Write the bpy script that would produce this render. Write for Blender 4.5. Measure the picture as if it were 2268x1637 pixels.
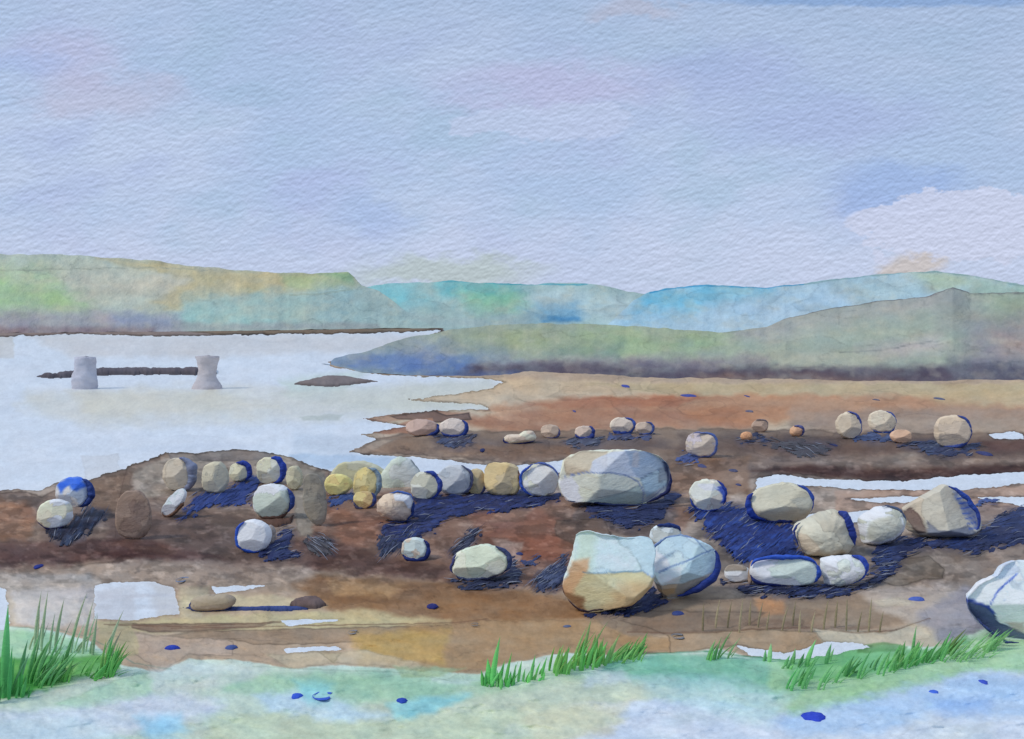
import bpy, math, random
import numpy as np
from mathutils import Vector

# ------------------------------------------------------------------ clear
for o in list(bpy.data.objects): bpy.data.objects.remove(o, do_unlink=True)
S = bpy.context.scene
COL = S.collection
random.seed(7)

# ------------------------------------------------------------------ camera
FW, CX, HZ, CAMH = 2268.0, 1134.0, 690.0, 3.0
cam_d = bpy.data.cameras.new('camera'); cam = bpy.data.objects.new('camera', cam_d); COL.objects.link(cam)
cam_d.lens = 36; cam_d.sensor_width = 36; cam_d.sensor_fit = 'HORIZONTAL'
cam_d.shift_y = -(818.5-HZ)/FW
cam_d.clip_start = 0.1; cam_d.clip_end = 9000
cam.location = (0, 0, CAMH); cam.rotation_euler = (math.radians(90), 0, 0)
S.camera = cam

# ------------------------------------------------------------------ sun
SUN_EL, SUN_AZ = math.radians(46), math.radians(-112)     # from the left, a little behind the viewer
sd = Vector((math.sin(SUN_AZ)*math.cos(SUN_EL), math.cos(SUN_AZ)*math.cos(SUN_EL), math.sin(SUN_EL)))
sun_d = bpy.data.lights.new('sun', 'SUN'); sun = bpy.data.objects.new('sun', sun_d); COL.objects.link(sun)
sun_d.energy = 1.5; sun_d.angle = math.radians(10); sun_d.color = (1.0, .94, .84)
sun.rotation_euler = (-sd).to_track_quat('-Z', 'Y').to_euler()

# ------------------------------------------------------------------ render look
S.view_settings.view_transform = 'Standard'; S.view_settings.look = 'None'
S.view_settings.gamma = 1; S.view_settings.use_curve_mapping = False; S.view_settings.exposure = 0

def s2l(c):
    c = np.asarray(c, dtype=float)/255.0
    return np.where(c <= .04045, c/12.92, ((c+.055)/1.055)**2.4)

# ------------------------------------------------------------------ node helper
class NT:
    def __init__(s, tree): s.t = tree; s.n = tree.nodes; s.l = tree.links
    def new(s, typ, **kw):
        n = s.n.new(typ)
        for k, v in kw.items(): setattr(n, k, v)
        return n
    def put(s, sock, v):
        if isinstance(v, bpy.types.NodeSocket): s.l.new(v, sock)
        else: sock.default_value = v
    def m(s, op, a, b=0.0, c=0.0, clamp=False):
        n = s.new('ShaderNodeMath', operation=op); n.use_clamp = clamp
        s.put(n.inputs[0], a); s.put(n.inputs[1], b)
        if op in ('MULTIPLY_ADD',): s.put(n.inputs[2], c)
        return n.outputs[0]
    def vec(s, x, y, z=0.0):
        n = s.new('ShaderNodeCombineXYZ'); s.put(n.inputs[0], x); s.put(n.inputs[1], y); s.put(n.inputs[2], z); return n.outputs[0]
    def noise(s, v, scale=1.0, detail=3.0, rough=.5):
        n = s.new('ShaderNodeTexNoise'); n.noise_dimensions = '3D'
        s.l.new(v, n.inputs['Vector']); n.inputs['Scale'].default_value = scale
        n.inputs['Detail'].default_value = detail; n.inputs['Roughness'].default_value = rough
        return n.outputs['Fac']
    def ramp(s, x, lo, hi):
        n = s.new('ShaderNodeMapRange', interpolation_type='SMOOTHSTEP')
        s.put(n.inputs['Value'], x); n.inputs['From Min'].default_value = lo; n.inputs['From Max'].default_value = hi
        return n.outputs['Result']
    def mix(s, f, a, b, blend='MIX'):
        n = s.new('ShaderNodeMix', data_type='RGBA', blend_type=blend)
        s.put(n.inputs['Factor'], f)
        for sock, v in ((n.inputs[6], a), (n.inputs[7], b)):
            if isinstance(v, bpy.types.NodeSocket): s.l.new(v, sock)
            else: sock.default_value = tuple(v)+(1,) if len(v) == 3 else v
        return n.outputs[2]

def grain_nodes(nt, x, y, dyv=0.0):
    """slanting tooth of the surface: two sizes of streaky noise; x, y in fine units"""
    # rotate by ~ -22 deg so that the tooth runs up to the right
    y = nt.m('ADD', y, dyv)
    a = nt.m('ADD', nt.m('MULTIPLY', x, .965), nt.m('MULTIPLY', y, -.26))
    b = nt.m('ADD', nt.m('MULTIPLY', x, .26), nt.m('MULTIPLY', y, .965))
    v1 = nt.vec(nt.m('MULTIPLY', a, .062), nt.m('MULTIPLY', b, .125), 3.0)
    v2 = nt.vec(nt.m('MULTIPLY', a, .021), nt.m('MULTIPLY', b, .05), 8.0)
    n1 = nt.noise(v1, 1.0, 3, .62); n2 = nt.noise(v2, 1.0, 2, .5)
    return nt.m('MULTIPLY_ADD', n1, .62, nt.m('MULTIPLY', n2, .38))

# ------------------------------------------------------------------ world: pale mottled cloud layer over a clear sky
W = bpy.data.worlds.new('World'); S.world = W; W.use_nodes = True
nt = NT(W.node_tree); nt.n.clear()
geo = nt.new('ShaderNodeTexCoord'); sep = nt.new('ShaderNodeSeparateXYZ'); nt.l.new(geo.outputs['Generated'], sep.inputs[0])
yy = nt.m('MAXIMUM', nt.m('ABSOLUTE', sep.outputs[1]), .22)
U = nt.m('MULTIPLY_ADD', nt.m('DIVIDE', sep.outputs[0], yy), FW, CX)
V = nt.m('MULTIPLY_ADD', nt.m('DIVIDE', sep.outputs[2], yy), -FW, HZ)
big = nt.noise(nt.vec(nt.m('MULTIPLY', U, .0022), nt.m('MULTIPLY', V, .0042), 1.0), 1, 4, .55)
big2 = nt.noise(nt.vec(nt.m('MULTIPLY', U, .0035), nt.m('MULTIPLY', V, .006), 9.0), 1, 3, .55)
warp = nt.noise(nt.vec(nt.m('MULTIPLY', U, .0085), nt.m('MULTIPLY', V, .014), 5.0), 1, 6, .62)
wv = nt.m('MULTIPLY_ADD', warp, 230.0, -115.0)
A = lambda r, g, b: tuple(float(x) for x in s2l((r, g, b)))
col = nt.mix(nt.ramp(big, .36, .64), A(170, 191, 223), A(184, 199, 227))
col = nt.mix(nt.ramp(big2, .50, .72), col, A(174, 189, 223))
col = nt.mix(nt.m('MULTIPLY', nt.ramp(big2, .47, .30), .6), col, A(164, 189, 215))
# bluer high up, more so to the right; paler low to the left
tgrad = nt.ramp(nt.m('ADD', nt.m('MULTIPLY_ADD', U, -.13, V), wv), 260., -330.)
col = nt.mix(nt.m('MULTIPLY', tgrad, .75), col, A(161, 182, 213))
hgrad = nt.ramp(nt.m('ADD', V, wv), 420., 600.)
col = nt.mix(nt.m('MULTIPLY', hgrad, .65), col, A(194, 203, 229))
def blob(cx, cy, rx, ry, c, amt, soft=.6, w=1.0):
    global col
    ux = nt.m('MULTIPLY_ADD', nt.m('ADD', U, nt.m('MULTIPLY', wv, w)), 1/rx, -cx/rx)
    vy = nt.m('MULTIPLY_ADD', nt.m('ADD', V, nt.m('MULTIPLY', wv, -.6*w)), 1/ry, -cy/ry)
    r = nt.m('SQRT', nt.m('ADD', nt.m('MULTIPLY', ux, ux), nt.m('MULTIPLY', vy, vy)))
    col = nt.mix(nt.m('MULTIPLY', nt.ramp(r, 1.0+soft*.5, 1.0-soft*.5), amt), col, c)
blob(140, 130, 110, 60, A(186, 181, 213), .45, 1.4)
blob(60, 140, 80, 40, A(160, 182, 226), .5, 1.2)
blob(230, 210, 150, 50, A(186, 184, 208), .5, 1.0)
blob(1230, 190, 230, 52, A(184, 181, 217), .55, 1.1)
blob(1200, 272, 200, 40, A(186, 198, 227), .75, .12, .8)
blob(560, 205, 90, 26, A(158, 184, 212), .5, .9)
blob(1600, 160, 160, 60, A(160, 175, 218), .6, 1.2)
blob(830, 480, 80, 50, A(158, 179, 224), .45, 1.2)
blob(690, 420, 90, 40, A(170, 182, 224), .5, 1.2)
blob(1985, 425, 150, 62, A(148, 174, 222), .7, 1.0)
blob(1800, 260, 260, 60, A(164, 180, 220), .6, 1.2)
blob(2150, 500, 275, 80, A(197, 204, 229), .9, .07, 1.1)
blob(1420, 20, 90, 24, A(180, 180, 198), .55, .9)
blob(1960, 2, 380, 12, A(124, 158, 206), .7, .9, .25)
blob(990, 602, 190, 34, A(176, 190, 188), .75, .9)
blob(2030, 585, 60, 22, A(196, 186, 180), .8, .9)
g0 = grain_nodes(nt, U, V); g1 = grain_nodes(nt, U, V, 4.5)
gf = nt.m('MULTIPLY_ADD', nt.m('SUBTRACT', g0, g1), .98, 1.055)
gg = nt.m('MULTIPLY_ADD', g0, .10, .95)
gf = nt.m('MULTIPLY', gf, gg)
gf = nt.m('MINIMUM', nt.m('MAXIMUM', gf, .72), 1.25)
mg = nt.new('ShaderNodeVectorMath', operation='SCALE'); nt.l.new(col, mg.inputs[0]); nt.l.new(gf, mg.inputs['Scale'])
sky = nt.new('ShaderNodeTexSky', sky_type='NISHITA'); sky.sun_disc = False
sky.sun_elevation = SUN_EL; sky.sun_rotation = SUN_AZ
b1 = nt.new('ShaderNodeBackground'); nt.l.new(mg.outputs[0], b1.inputs[0]); b1.inputs[1].default_value = 1.0
b2 = nt.new('ShaderNodeBackground'); nt.l.new(sky.outputs[0], b2.inputs[0]); b2.inputs[1].default_value = .08
mx = nt.new('ShaderNodeMixShader'); mx.inputs[0].default_value = .05
nt.l.new(b1.outputs[0], mx.inputs[1]); nt.l.new(b2.outputs[0], mx.inputs[2])
wo = nt.new('ShaderNodeOutputWorld'); nt.l.new(mx.outputs[0], wo.inputs[0])

# what a white level surface gives back under this sky and sun (used to turn seen colours into base colours)
E_GND = np.array([.66, .70, .86])

# ------------------------------------------------------------------ materials
def material(name, rough=.85, spec=.25, bump=.35, water=False):
    m = bpy.data.materials.new(name); m.use_nodes = True; t = NT(m.node_tree); t.n.clear()
    at_ = t.new('ShaderNodeAttribute', attribute_name='pig'); ap = t.new('ShaderNodeAttribute', attribute_name='pap')
    sp = t.new('ShaderNodeSeparateXYZ'); t.l.new(ap.outputs['Vector'], sp.inputs[0])
    x, y, d = sp.outputs
    g = grain_nodes(t, x, y)
    blot = t.noise(t.vec(t.m('MULTIPLY', x, .03), t.m('MULTIPLY', y, .05), 2.0), 1, 5, .65)
    fine = t.noise(t.vec(t.m('MULTIPLY', x, .16), t.m('MULTIPLY', y, .22), 7.0), 1, 2, .6)
    k = t.m('ADD', t.m('MULTIPLY_ADD', blot, .32, .84), t.m('MULTIPLY_ADD', fine, .20, -.10))
    k = t.m('ADD', k, t.m('MULTIPLY_ADD', g, .36, -.18))
    sc = t.new('ShaderNodeVectorMath', operation='SCALE'); t.l.new(at_.outputs['Color'], sc.inputs[0]); t.l.new(k, sc.inputs['Scale'])
    p = t.new('ShaderNodeBsdfPrincipled'); t.l.new(sc.outputs[0], p.inputs['Base Color'])
    p.inputs['Roughness'].default_value = rough; p.inputs['Specular IOR Level'].default_value = spec
    h = t.m('MULTIPLY', g, t.m('MULTIPLY', d, .0016))
    b = t.new('ShaderNodeBump'); b.inputs['Strength'].default_value = bump*2; b.inputs['Distance'].default_value = 1.0
    t.l.new(h, b.inputs['Height']); t.l.new(b.outputs[0], p.inputs['Normal'])
    o = t.new('ShaderNodeOutputMaterial'); t.l.new(p.outputs[0], o.inputs[0])
    return m
M_ground = material('wet_mud_and_sand', .9, .1, .22)
M_water = material('pale_shallow_water', .42, .25, .25)
M_hill = material('hillside', .95, .05, .7)
M_stone = material('weathered_stone', .85, .12, .35)
M_blue = material('blue_paint', .7, .2, .8)  # blue of the painted shade strokes, rings and pebbles
M_leaf = material('grass_blade', .7, .2, .4)

# ------------------------------------------------------------------ numpy noise
def _hash(ix, iy, seed):
    h = (ix.astype(np.int64)*374761393 + iy.astype(np.int64)*668265263 + seed*144665) & 0xffffffff
    h = ((h ^ (h >> 13))*1274126177) & 0xffffffff
    return ((h ^ (h >> 16)) & 0xffff)/65535.0
def vnoise(x, y, seed=0):
    ix = np.floor(x); iy = np.floor(y); fx = x-ix; fy = y-iy
    fx = fx*fx*(3-2*fx); fy = fy*fy*(3-2*fy)
    a = _hash(ix, iy, seed); b = _hash(ix+1, iy, seed); c = _hash(ix, iy+1, seed); d = _hash(ix+1, iy+1, seed)
    return (a+(b-a)*fx)*(1-fy)+(c+(d-c)*fx)*fy
def fbm(x, y, seed=0, o=4):
    r = 0; a = .5; t = 0
    for i in range(o):
        r = r+a*vnoise(x, y, seed+i*17); t += a; a *= .5; x = x*2.03+11.3; y = y*2.03+5.7
    return r/t
def sstep(x, lo, hi):
    t = np.clip((x-lo)/(hi-lo), 0, 1); return t*t*(3-2*t)

def sdf(poly, x, y):
    """signed distance, positive inside"""
    P = np.asarray(poly, float); n = len(P)
    dmin = np.full(x.shape, 1e18); ins = np.zeros(x.shape, bool)
    for i in range(n):
        a = P[i]; b = P[(i+1) % n]; e = b-a; L = e@e+1e-9
        wx = x-a[0]; wy = y-a[1]
        t = np.clip((wx*e[0]+wy*e[1])/L, 0, 1)
        dx = wx-t*e[0]; dy = wy-t*e[1]
        dmin = np.minimum(dmin, dx*dx+dy*dy)
        c = (a[1] > y) != (b[1] > y)
        with np.errstate(divide='ignore', invalid='ignore'):
            xi = (b[0]-a[0])*(y-a[1])/(b[1]-a[1]+1e-12)+a[0]
        ins ^= (c & (x < xi))
    d = np.sqrt(dmin); return np.where(ins, d, -d)
def ldist(line, x, y):
    P = np.asarray(line, float); dmin = np.full(x.shape, 1e18)
    for i in range(len(P)-1):
        a = P[i]; b = P[i+1]; e = b-a; L = e@e+1e-9
        wx = x-a[0]; wy = y-a[1]; t = np.clip((wx*e[0]+wy*e[1])/L, 0, 1)
        dmin = np.minimum(dmin, (wx-t*e[0])**2+(wy-t*e[1])**2)
    return np.sqrt(dmin)

class Paint:
    """pigment laid on a set of points (u, v are the paper coordinates carried by each vertex)"""
    def __init__(s, u, v, base):
        s.u, s.v = u, v; s.c = np.empty(u.shape+(3,)); s.c[:] = base
        s.n1 = fbm(u/26., v/13., 3, 4)-.5; s.n2 = fbm(u/26.+50, v/13.+9, 8, 4)-.5
        s.n3 = fbm(u/70., v/30., 21, 4)-.5
    def wash(s, poly, c, a=1., soft=2., rough=8., edge=0., var=.32):
        P = np.asarray(poly, float); pad = soft*1.7+rough*1.6+4
        m = (s.u > P[:, 0].min()-pad) & (s.u < P[:, 0].max()+pad) & (s.v > P[:, 1].min()-pad) & (s.v < P[:, 1].max()+pad)
        if not m.any(): return
        u = s.u[m]+s.n1[m]*rough*2.2; v = s.v[m]+s.n2[m]*rough*1.5
        d = sdf(poly, u, v); soft = soft*getattr(s, 'soften', 1.)
        k = sstep(d, -soft*.5, soft*.5)*a*np.clip(1+var*2*s.n3[m], 0, 1.3)
        k = np.clip(k, 0, 1)[:, None]
        cc = np.asarray(c, float)[None, :]*np.ones((k.shape[0], 1))
        if edge:
            r = np.exp(-((d-1.2)/1.8)**2)[:, None]; cc = cc*(1-edge*r)
        s.c[m] = s.c[m]*(1-k)+cc*k
    def line(s, pts, c, w=1.6, a=.8, rough=2.):
        P = np.asarray(pts, float); pad = w*2+rough+4
        m = (s.u > P[:, 0].min()-pad) & (s.u < P[:, 0].max()+pad) & (s.v > P[:, 1].min()-pad) & (s.v < P[:, 1].max()+pad)
        if not m.any(): return
        d = ldist(pts, s.u[m]+s.n1[m]*rough*2, s.v[m]+s.n2[m]*rough*2)
        k = (np.clip(1.4-d/w, 0, 1)*a*np.clip(1+s.n3[m], .4, 1.2)); k = np.clip(k, 0, 1)[:, None]
        s.c[m] = s.c[m]*(1-k)+np.asarray(c, float)*k
    def blot(s, amt=10, scale=(60, 16), seed=5):
        n = fbm(s.u/scale[0], s.v/scale[1], seed, 5)-.5
        n2 = fbm(s.u/9., s.v/5., seed+3, 2)-.5
        hue = fbm(s.u/45., s.v/20., seed+9, 3)-.5
        s.c += (n*amt*3+n2*amt*1.1)[..., None]
        s.c += hue[..., None]*np.array([1., -.1, -1.])*amt*1.3
    def bloom(s, amt=.10, scale=(110, 34), seed=77, levels=(.34, .42, .5, .58, .66), tone=5.):
        n = fbm(s.u/scale[0]+s.n1*.16, s.v/scale[1]+s.n2*.16, seed, 2)
        gate = sstep(fbm(s.u/150, s.v/60, seed+5, 2), .38, .6)
        gate = gate*(1-.6*sstep(s.v, 1470, 1540))
        for i, l in enumerate(levels):
            e = np.exp(-np.where(n < l, (l-n)/.004, (n-l)/.014)**1.5)*gate
            s.c *= (1-amt*e)[..., None]
            s.c += ((n > l)*tone*(1 if i % 2 else -1)*gate)[..., None]*np.array([1., .9, .7])
    def albedo(s, E=E_GND):
        return np.clip(s2l(np.clip(s.c, 4, 235))/np.asarray(E), .004, .9)

# ------------------------------------------------------------------ mesh helpers
def gY(v, z=0.): return (CAMH-z)*FW/(v-HZ)
def at(u, v, Y): return ((u-CX)/FW*Y, Y, CAMH-(v-HZ)/FW*Y)

def make_mesh(name, verts, faces, pig, pap, mat, parent=None, smooth=True):
    me = bpy.data.meshes.new(name)
    verts = np.asarray(verts, np.float32); faces = np.asarray(faces, np.int32)
    me.vertices.add(len(verts)); me.vertices.foreach_set('co', verts.ravel())
    k = faces.shape[1]
    me.loops.add(faces.size); me.loops.foreach_set('vertex_index', faces.ravel())
    me.polygons.add(len(faces)); me.polygons.foreach_set('loop_start', np.arange(0, faces.size, k, dtype=np.int32))
    me.update(calc_edges=True)
    me.polygons.foreach_set('use_smooth', np.full(len(faces), smooth))
    a = me.attributes.new('pig', 'FLOAT_COLOR', 'POINT')
    pg = np.ones((len(verts), 4), np.float32); pg[:, :3] = pig; a.data.foreach_set('color', pg.ravel())
    a = me.attributes.new('pap', 'FLOAT_VECTOR', 'POINT'); a.data.foreach_set('vector', np.asarray(pap, np.float32).ravel())
    me.materials.append(mat)
    o = bpy.data.objects.new(name, me); COL.objects.link(o)
    if parent: o.parent = parent
    return o
def tag(o, label=None, cat=None, group=None, kind=None):
    if label: o['label'] = label
    if cat: o['category'] = cat
    if group: o['group'] = group
    if kind: o['kind'] = kind
    return o
def grid_faces(nr, nc, wrap=False):
    i = np.arange(nr-1)[:, None]; j = np.arange(nc if wrap else nc-1)[None, :]; j2 = (j+1) % nc
    return np.stack([i*nc+j, (i+1)*nc+j, (i+1)*nc+j2, i*nc+j2], -1).reshape(-1, 4)
def tri(*c): return c

# ================================================================== GROUND
WATER = [
 [(-3000,742),(0,745),(150,741),(340,744),(600,741),(830,738),(980,732),(935,745),(830,776),(725,800),(730,812),(860,832),(1060,838),(1120,846),
  (1080,862),(900,885),(1075,897),(1082,906),(960,910),(860,918),(800,928),(845,934),(905,945),(845,954),(800,962),(832,973),(795,990),(780,1003),
  (860,1010),(980,1018),(1100,1031),(1180,1030),(1250,1020),(1245,1048),(1120,1050),(740,1048),(650,1017),(600,1001),(520,996),(440,1003),
  (370,1003),(260,1041),(190,1066),(150,1058),(90,1086),(0,1084),(-3000,1090)],
 [(1668,1082),(1680,1060),(1730,1050),(1800,1062),(2000,1066),(2130,1053),(2267,1046),(3600,1040),(3600,1066),(2267,1071),(2130,1086),(1900,1083),(1780,1076),(1720,1082)],
 [(1668,1085),(1715,1086),(1690,1108)],
 [(1870,1105),(2000,1100),(2140,1098),(2130,1108),(1950,1114)],
 [(2150,1101),(3600,1094),(3600,1118),(2267,1121)],
 [(1780,1140),(1950,1131),(2120,1121),(2060,1142),(1960,1152),(1850,1162),(1800,1165)],
 [(210,1296),(250,1290),(330,1288),(385,1300),(395,1360),(330,1368),(285,1375),(210,1370)],
 [(0,1300),(14,1308),(18,1395),(-300,1395),(-300,1300)],
 [(1625,1430),(1700,1440),(1740,1448),(1800,1432),(1830,1421),(1900,1425),(1930,1432),(1850,1450),(1780,1458),(1730,1462),(1660,1450)],
 [(620,1373),(760,1372),(740,1378),(640,1386)],
 [(630,1436),(740,1431),(765,1438),(640,1447)],
 [(470,1300),(600,1296),(540,1308),(480,1316)],
 [(2190,962),(2250,955),(2267,960),(2267,972),(2200,972)],
]
us = np.concatenate([np.arange(-900, -120, 20.), np.arange(-120, 2388, 2.25), np.arange(2388, 3180, 20.)])
vs = np.concatenate([np.arange(724, 1190, 1.45), np.arange(1190, 1662, 2.1), np.arange(1662, 2300, 25.)])
U2, V2 = np.meshgrid(us, vs)
P = Paint(U2, V2, (164, 146, 134))
du = P.n1*9*2.; dv = P.n2*5*1.6
wd = np.full(U2.shape, -400.)
du = du+(fbm(U2/9, V2/5, 201, 3)-.5)*11; dv = dv+(fbm(U2/8+40, V2/4, 207, 3)-.5)*6.5
for i, w in enumerate(WATER):
    ro = 1. if i == 0 else .85
    wd = np.maximum(wd, sdf(w, U2+du*ro, V2+dv*ro*.8))
iswater = wd > 0

T = P.wash
R = 3600
# --- sand flat under the headland
T([(560,880),(1060,836),(1500,850),(R,850),(R,965),(900,965)], (182,164,146), 1, 14, 10)
T([(1300,850),(R,850),(R,880),(1500,878)], (172,156,132), .9, 10, 8)
T([(1060,905),(1200,884),(1500,874),(2000,876),(2300,900),(R,900),(R,925),(1700,930),(1200,935)], (170,122,96), .85, 16, 12)
T([(1170,898),(1320,880),(1560,878),(1500,900),(1250,908)], (160,96,72), .6, 10, 8)
T([(1000,925),(1300,905),(1640,905),(1700,950),(1300,955),(1080,960)], (158,108,86), .85, 18, 10)
T([(1500,900),(1900,905),(1850,935),(1550,940)], (172,112,78), .6, 22, 10)
T([(1750,905),(R,905),(R,965),(1750,960)], (150,128,118), .8, 26, 12)
T([(2000,870),(R,860),(R,900),(2100,898)], (178,156,124), .7, 20, 10)
# --- middle mud bank behind the stones
mid = [(790,1005),(800,990),(835,972),(900,958),(1100,955),(1300,952),(1500,950),(1700,950),(1900,958),(R,962),(R,1046),(2267,1050),(2140,1058),(1990,1068),(1880,1062),(1740,1052),(1660,1062),(1640,1080),(1480,1090),(1450,1030),(1240,1020),(1180,1028),(1120,1030),(1060,1018),(960,1012),(870,1006)]
T(mid, (126,106,96), 1, 8, 8, .25)
T([(950,975),(1200,972),(1450,965),(1500,990),(1400,1005),(1200,1000),(960,995)], (98,86,88), .8, 22, 12)
T([(1050,985),(1280,985),(1260,1010),(1120,1022)], (118,94,82), .7, 12, 8)
T([(1500,960),(1800,965),(2150,965),(R,975),(R,1020),(1900,1010),(1650,1000),(1500,1000)], (92,76,74), .8, 26, 12)
T([(1660,1040),(1800,1030),(2000,1040),(2267,1028),(R,1028),(R,1048),(2267,1050),(2140,1058),(1990,1067),(1880,1060),(1740,1050)], (74,48,44), .9, 16, 8)
T([(1950,1010),(2020,1002),(2060,1020),(2000,1030)], (150,134,124), .6, 12, 6)
T([(1660,1005),(1760,1010),(1880,1012),(1860,1030),(1700,1025)], (128,112,108), .5, 18, 8)
T([(2170,975),(R,968),(R,1005),(2200,1000)], (84,56,54), .7, 16, 8)
T([(1480,1020),(1660,1010),(1660,1100),(1580,1090),(1540,1130),(1480,1120)], (144,112,92), .9, 16, 10)
T([(1500,1095),(1560,1070),(1620,1085),(1600,1150),(1520,1150)], (150,122,106), .7, 12, 8)
# --- spits
T([(700,930),(860,915),(940,905),(1000,912),(1040,915),(1040,925),(900,930),(840,934)], (158,118,100), .95, 6, 5)
T([(860,921),(905,916),(935,906),(960,908),(990,920),(1040,914),(1045,930),(960,936),(880,928)], (112,86,80), .9, 3, 3, .35)
T([(770,953),(850,950),(915,930),(960,925),(960,945),(910,960),(850,960)], (160,112,92), .95, 5, 4)
T([(880,972),(830,1000),(790,1006),(780,1000),(830,975)], (150,136,130), .8, 6, 6, .2)
# --- left mud bank
lb = [(-1200,1095),(0,1088),(60,1090),(95,1100),(150,1075),(190,1066),(260,1041),(370,1003),(440,1003),(520,996),(600,1001),(650,1016),(730,1045),(760,1100),(740,1250),(500,1262),(300,1240),(0,1275),(-1200,1280)]
T(lb, (132,110,98), 1, 6, 6, .3)
T([(290,1045),(370,1010),(470,1005),(620,1005),(700,1030),(700,1060),(500,1070),(300,1110)], (150,138,126), .85, 16, 8)
T([(370,1003),(440,1003),(520,996),(600,1001),(600,1018),(500,1022),(380,1020)], (126,118,118), .8, 6, 5, .2)
T([(190,1070),(290,1045),(285,1140),(200,1130)], (122,98,82), .9, 10, 8, .15)
T([(-900,1110),(60,1110),(80,1150),(60,1200),(-900,1210)], (156,108,80), .9, 26, 14)
T([(250,1130),(420,1140),(560,1140),(560,1225),(400,1235),(220,1230)], (108,86,80), .9, 26, 12)
T([(380,1160),(560,1150),(640,1240),(560,1250),(380,1240)], (96,76,70), .7, 24, 10)
T([(-900,1205),(150,1200),(300,1190),(420,1215),(500,1238),(380,1240),(200,1240),(100,1262),(-900,1275)], (96,66,62), .85, 18, 10, .1)
T([(220,1225),(300,1215),(420,1235),(400,1242),(240,1236)], (74,44,42), .7, 10, 6)
T([(640,1030),(720,1045),(740,1180),(660,1190)], (136,128,118), .85, 8, 6, .2)
T([(450,1130),(540,1128),(560,1170),(480,1180)], (126,104,92), .6, 16, 8)
T([(300,1238),(700,1252),(900,1270),(900,1300),(600,1290),(300,1262)], (150,130,120), .8, 20, 10)
# --- centre mud behind and between stones
T([(700,1090),(900,1090),(1250,1095),(1560,1130),(1500,1180),(1290,1180),(1270,1310),(1000,1330),(820,1290),(690,1260)], (128,96,82), 1, 18, 10)
T([(720,1120),(850,1150),(860,1200),(760,1215)], (142,96,76), .8, 18, 10)
T([(640,1190),(740,1200),(900,1240),(1000,1260),(960,1290),(800,1270),(640,1250)], (94,66,60), .85, 22, 10)
T([(1030,1130),(1180,1120),(1280,1170),(1260,1260),(1140,1250),(1060,1190)], (140,90,72), .8, 20, 10)
T([(1120,1190),(1240,1180),(1250,1240),(1150,1240)], (146,86,64), .7, 18, 8)
T([(1270,1125),(1500,1130),(1480,1180),(1420,1195),(1350,1170),(1270,1175)], (98,86,86), .85, 12, 8)
T([(1230,1150),(1340,1150),(1360,1196),(1330,1200),(1300,1180),(1275,1210),(1230,1185)], (112,90,78), .8, 6, 5, .3)
T([(1100,1130),(1180,1125),(1160,1150),(1080,1160)], (170,138,118), .45, 12, 8)
T([(1090,1195),(1160,1200),(1150,1250),(1120,1245)], (184,162,150), .6, 8, 6)
# --- right, round and behind the oval stones
T([(1850,1086),(2267,1074),(R,1070),(R,1140),(1850,1140)], (176,144,126), .95, 8, 5)
T([(1540,1140),(1700,1150),(2000,1210),(R,1170),(R,1330),(1540,1320)], (134,118,108), .95, 18, 10)
T([(2100,1120),(2267,1125),(R,1120),(R,1220),(2150,1200)], (128,112,108), .8, 14, 8)
T([(1600,1200),(1700,1230),(1660,1260),(1600,1270),(1570,1240)], (104,94,90), .8, 10, 8, .2)
T([(1960,1240),(2060,1230),(2095,1260),(2090,1285),(2040,1285),(1990,1300),(1950,1290)], (122,108,96), .9, 5, 6, .35)
T([(2100,1180),(R,1180),(R,1300),(2180,1280)], (140,120,108), .7, 20, 10)
# --- foreshore
T([(-900,1262),(300,1250),(700,1262),(1240,1310),(R,1300),(R,1460),(1100,1490),(-900,1500)], (158,138,124), .9, 20, 12)
T([(-900,1275),(200,1270),(240,1300),(200,1380),(-900,1390)], (170,160,154), .9, 14, 10)
T([(700,1275),(1000,1285),(1250,1320),(1340,1370),(1000,1390),(760,1360),(650,1300)], (128,94,68), .9, 26, 12)
T([(720,1278),(900,1295),(860,1325),(740,1315)], (166,128,90), .7, 20, 10)
T([(280,1375),(500,1360),(800,1350),(1000,1375),(1000,1400),(700,1395),(300,1400)], (172,160,128), .85, 14, 10)
T([(400,1322),(620,1318),(720,1340),(560,1352),(400,1350)], (184,172,146), .7, 10, 8)
T([(30,1310),(220,1300),(215,1385),(120,1392),(30,1385)], (178,174,182), .75, 22, 12)
T([(395,1300),(470,1300),(440,1370),(395,1365)], (170,162,140), .6, 12, 8)
T([(250,1380),(420,1380),(620,1378),(560,1390),(420,1400),(330,1400)], (124,102,90), .9, 4, 4, .3)
T([(420,1398),(700,1390),(1000,1384),(1010,1405),(760,1425),(560,1430),(520,1418),(420,1425),(340,1415)], (136,116,102), .85, 5, 5, .3)
T([(900,1385),(1200,1370),(1400,1390),(1560,1440),(1200,1450),(1060,1490),(860,1478)], (146,118,92), .9, 22, 12, .15)
T([(780,1400),(1000,1395),(980,1470),(800,1470)], (164,134,84), .9, 26, 12)
T([(270,1400),(520,1420),(520,1455),(420,1452),(350,1490),(300,1450)], (162,142,132), .9, 6, 7, .25)
T([(590,1450),(820,1440),(960,1480),(880,1480),(760,1468),(640,1480)], (172,158,140), .8, 8, 8, .15)
T([(700,1440),(760,1445),(740,1470)], (150,138,118), .6, 4, 5, .2)
T([(215,1375),(290,1380),(310,1450),(270,1460),(220,1430)], (160,150,122), .8, 6, 6)
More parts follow.
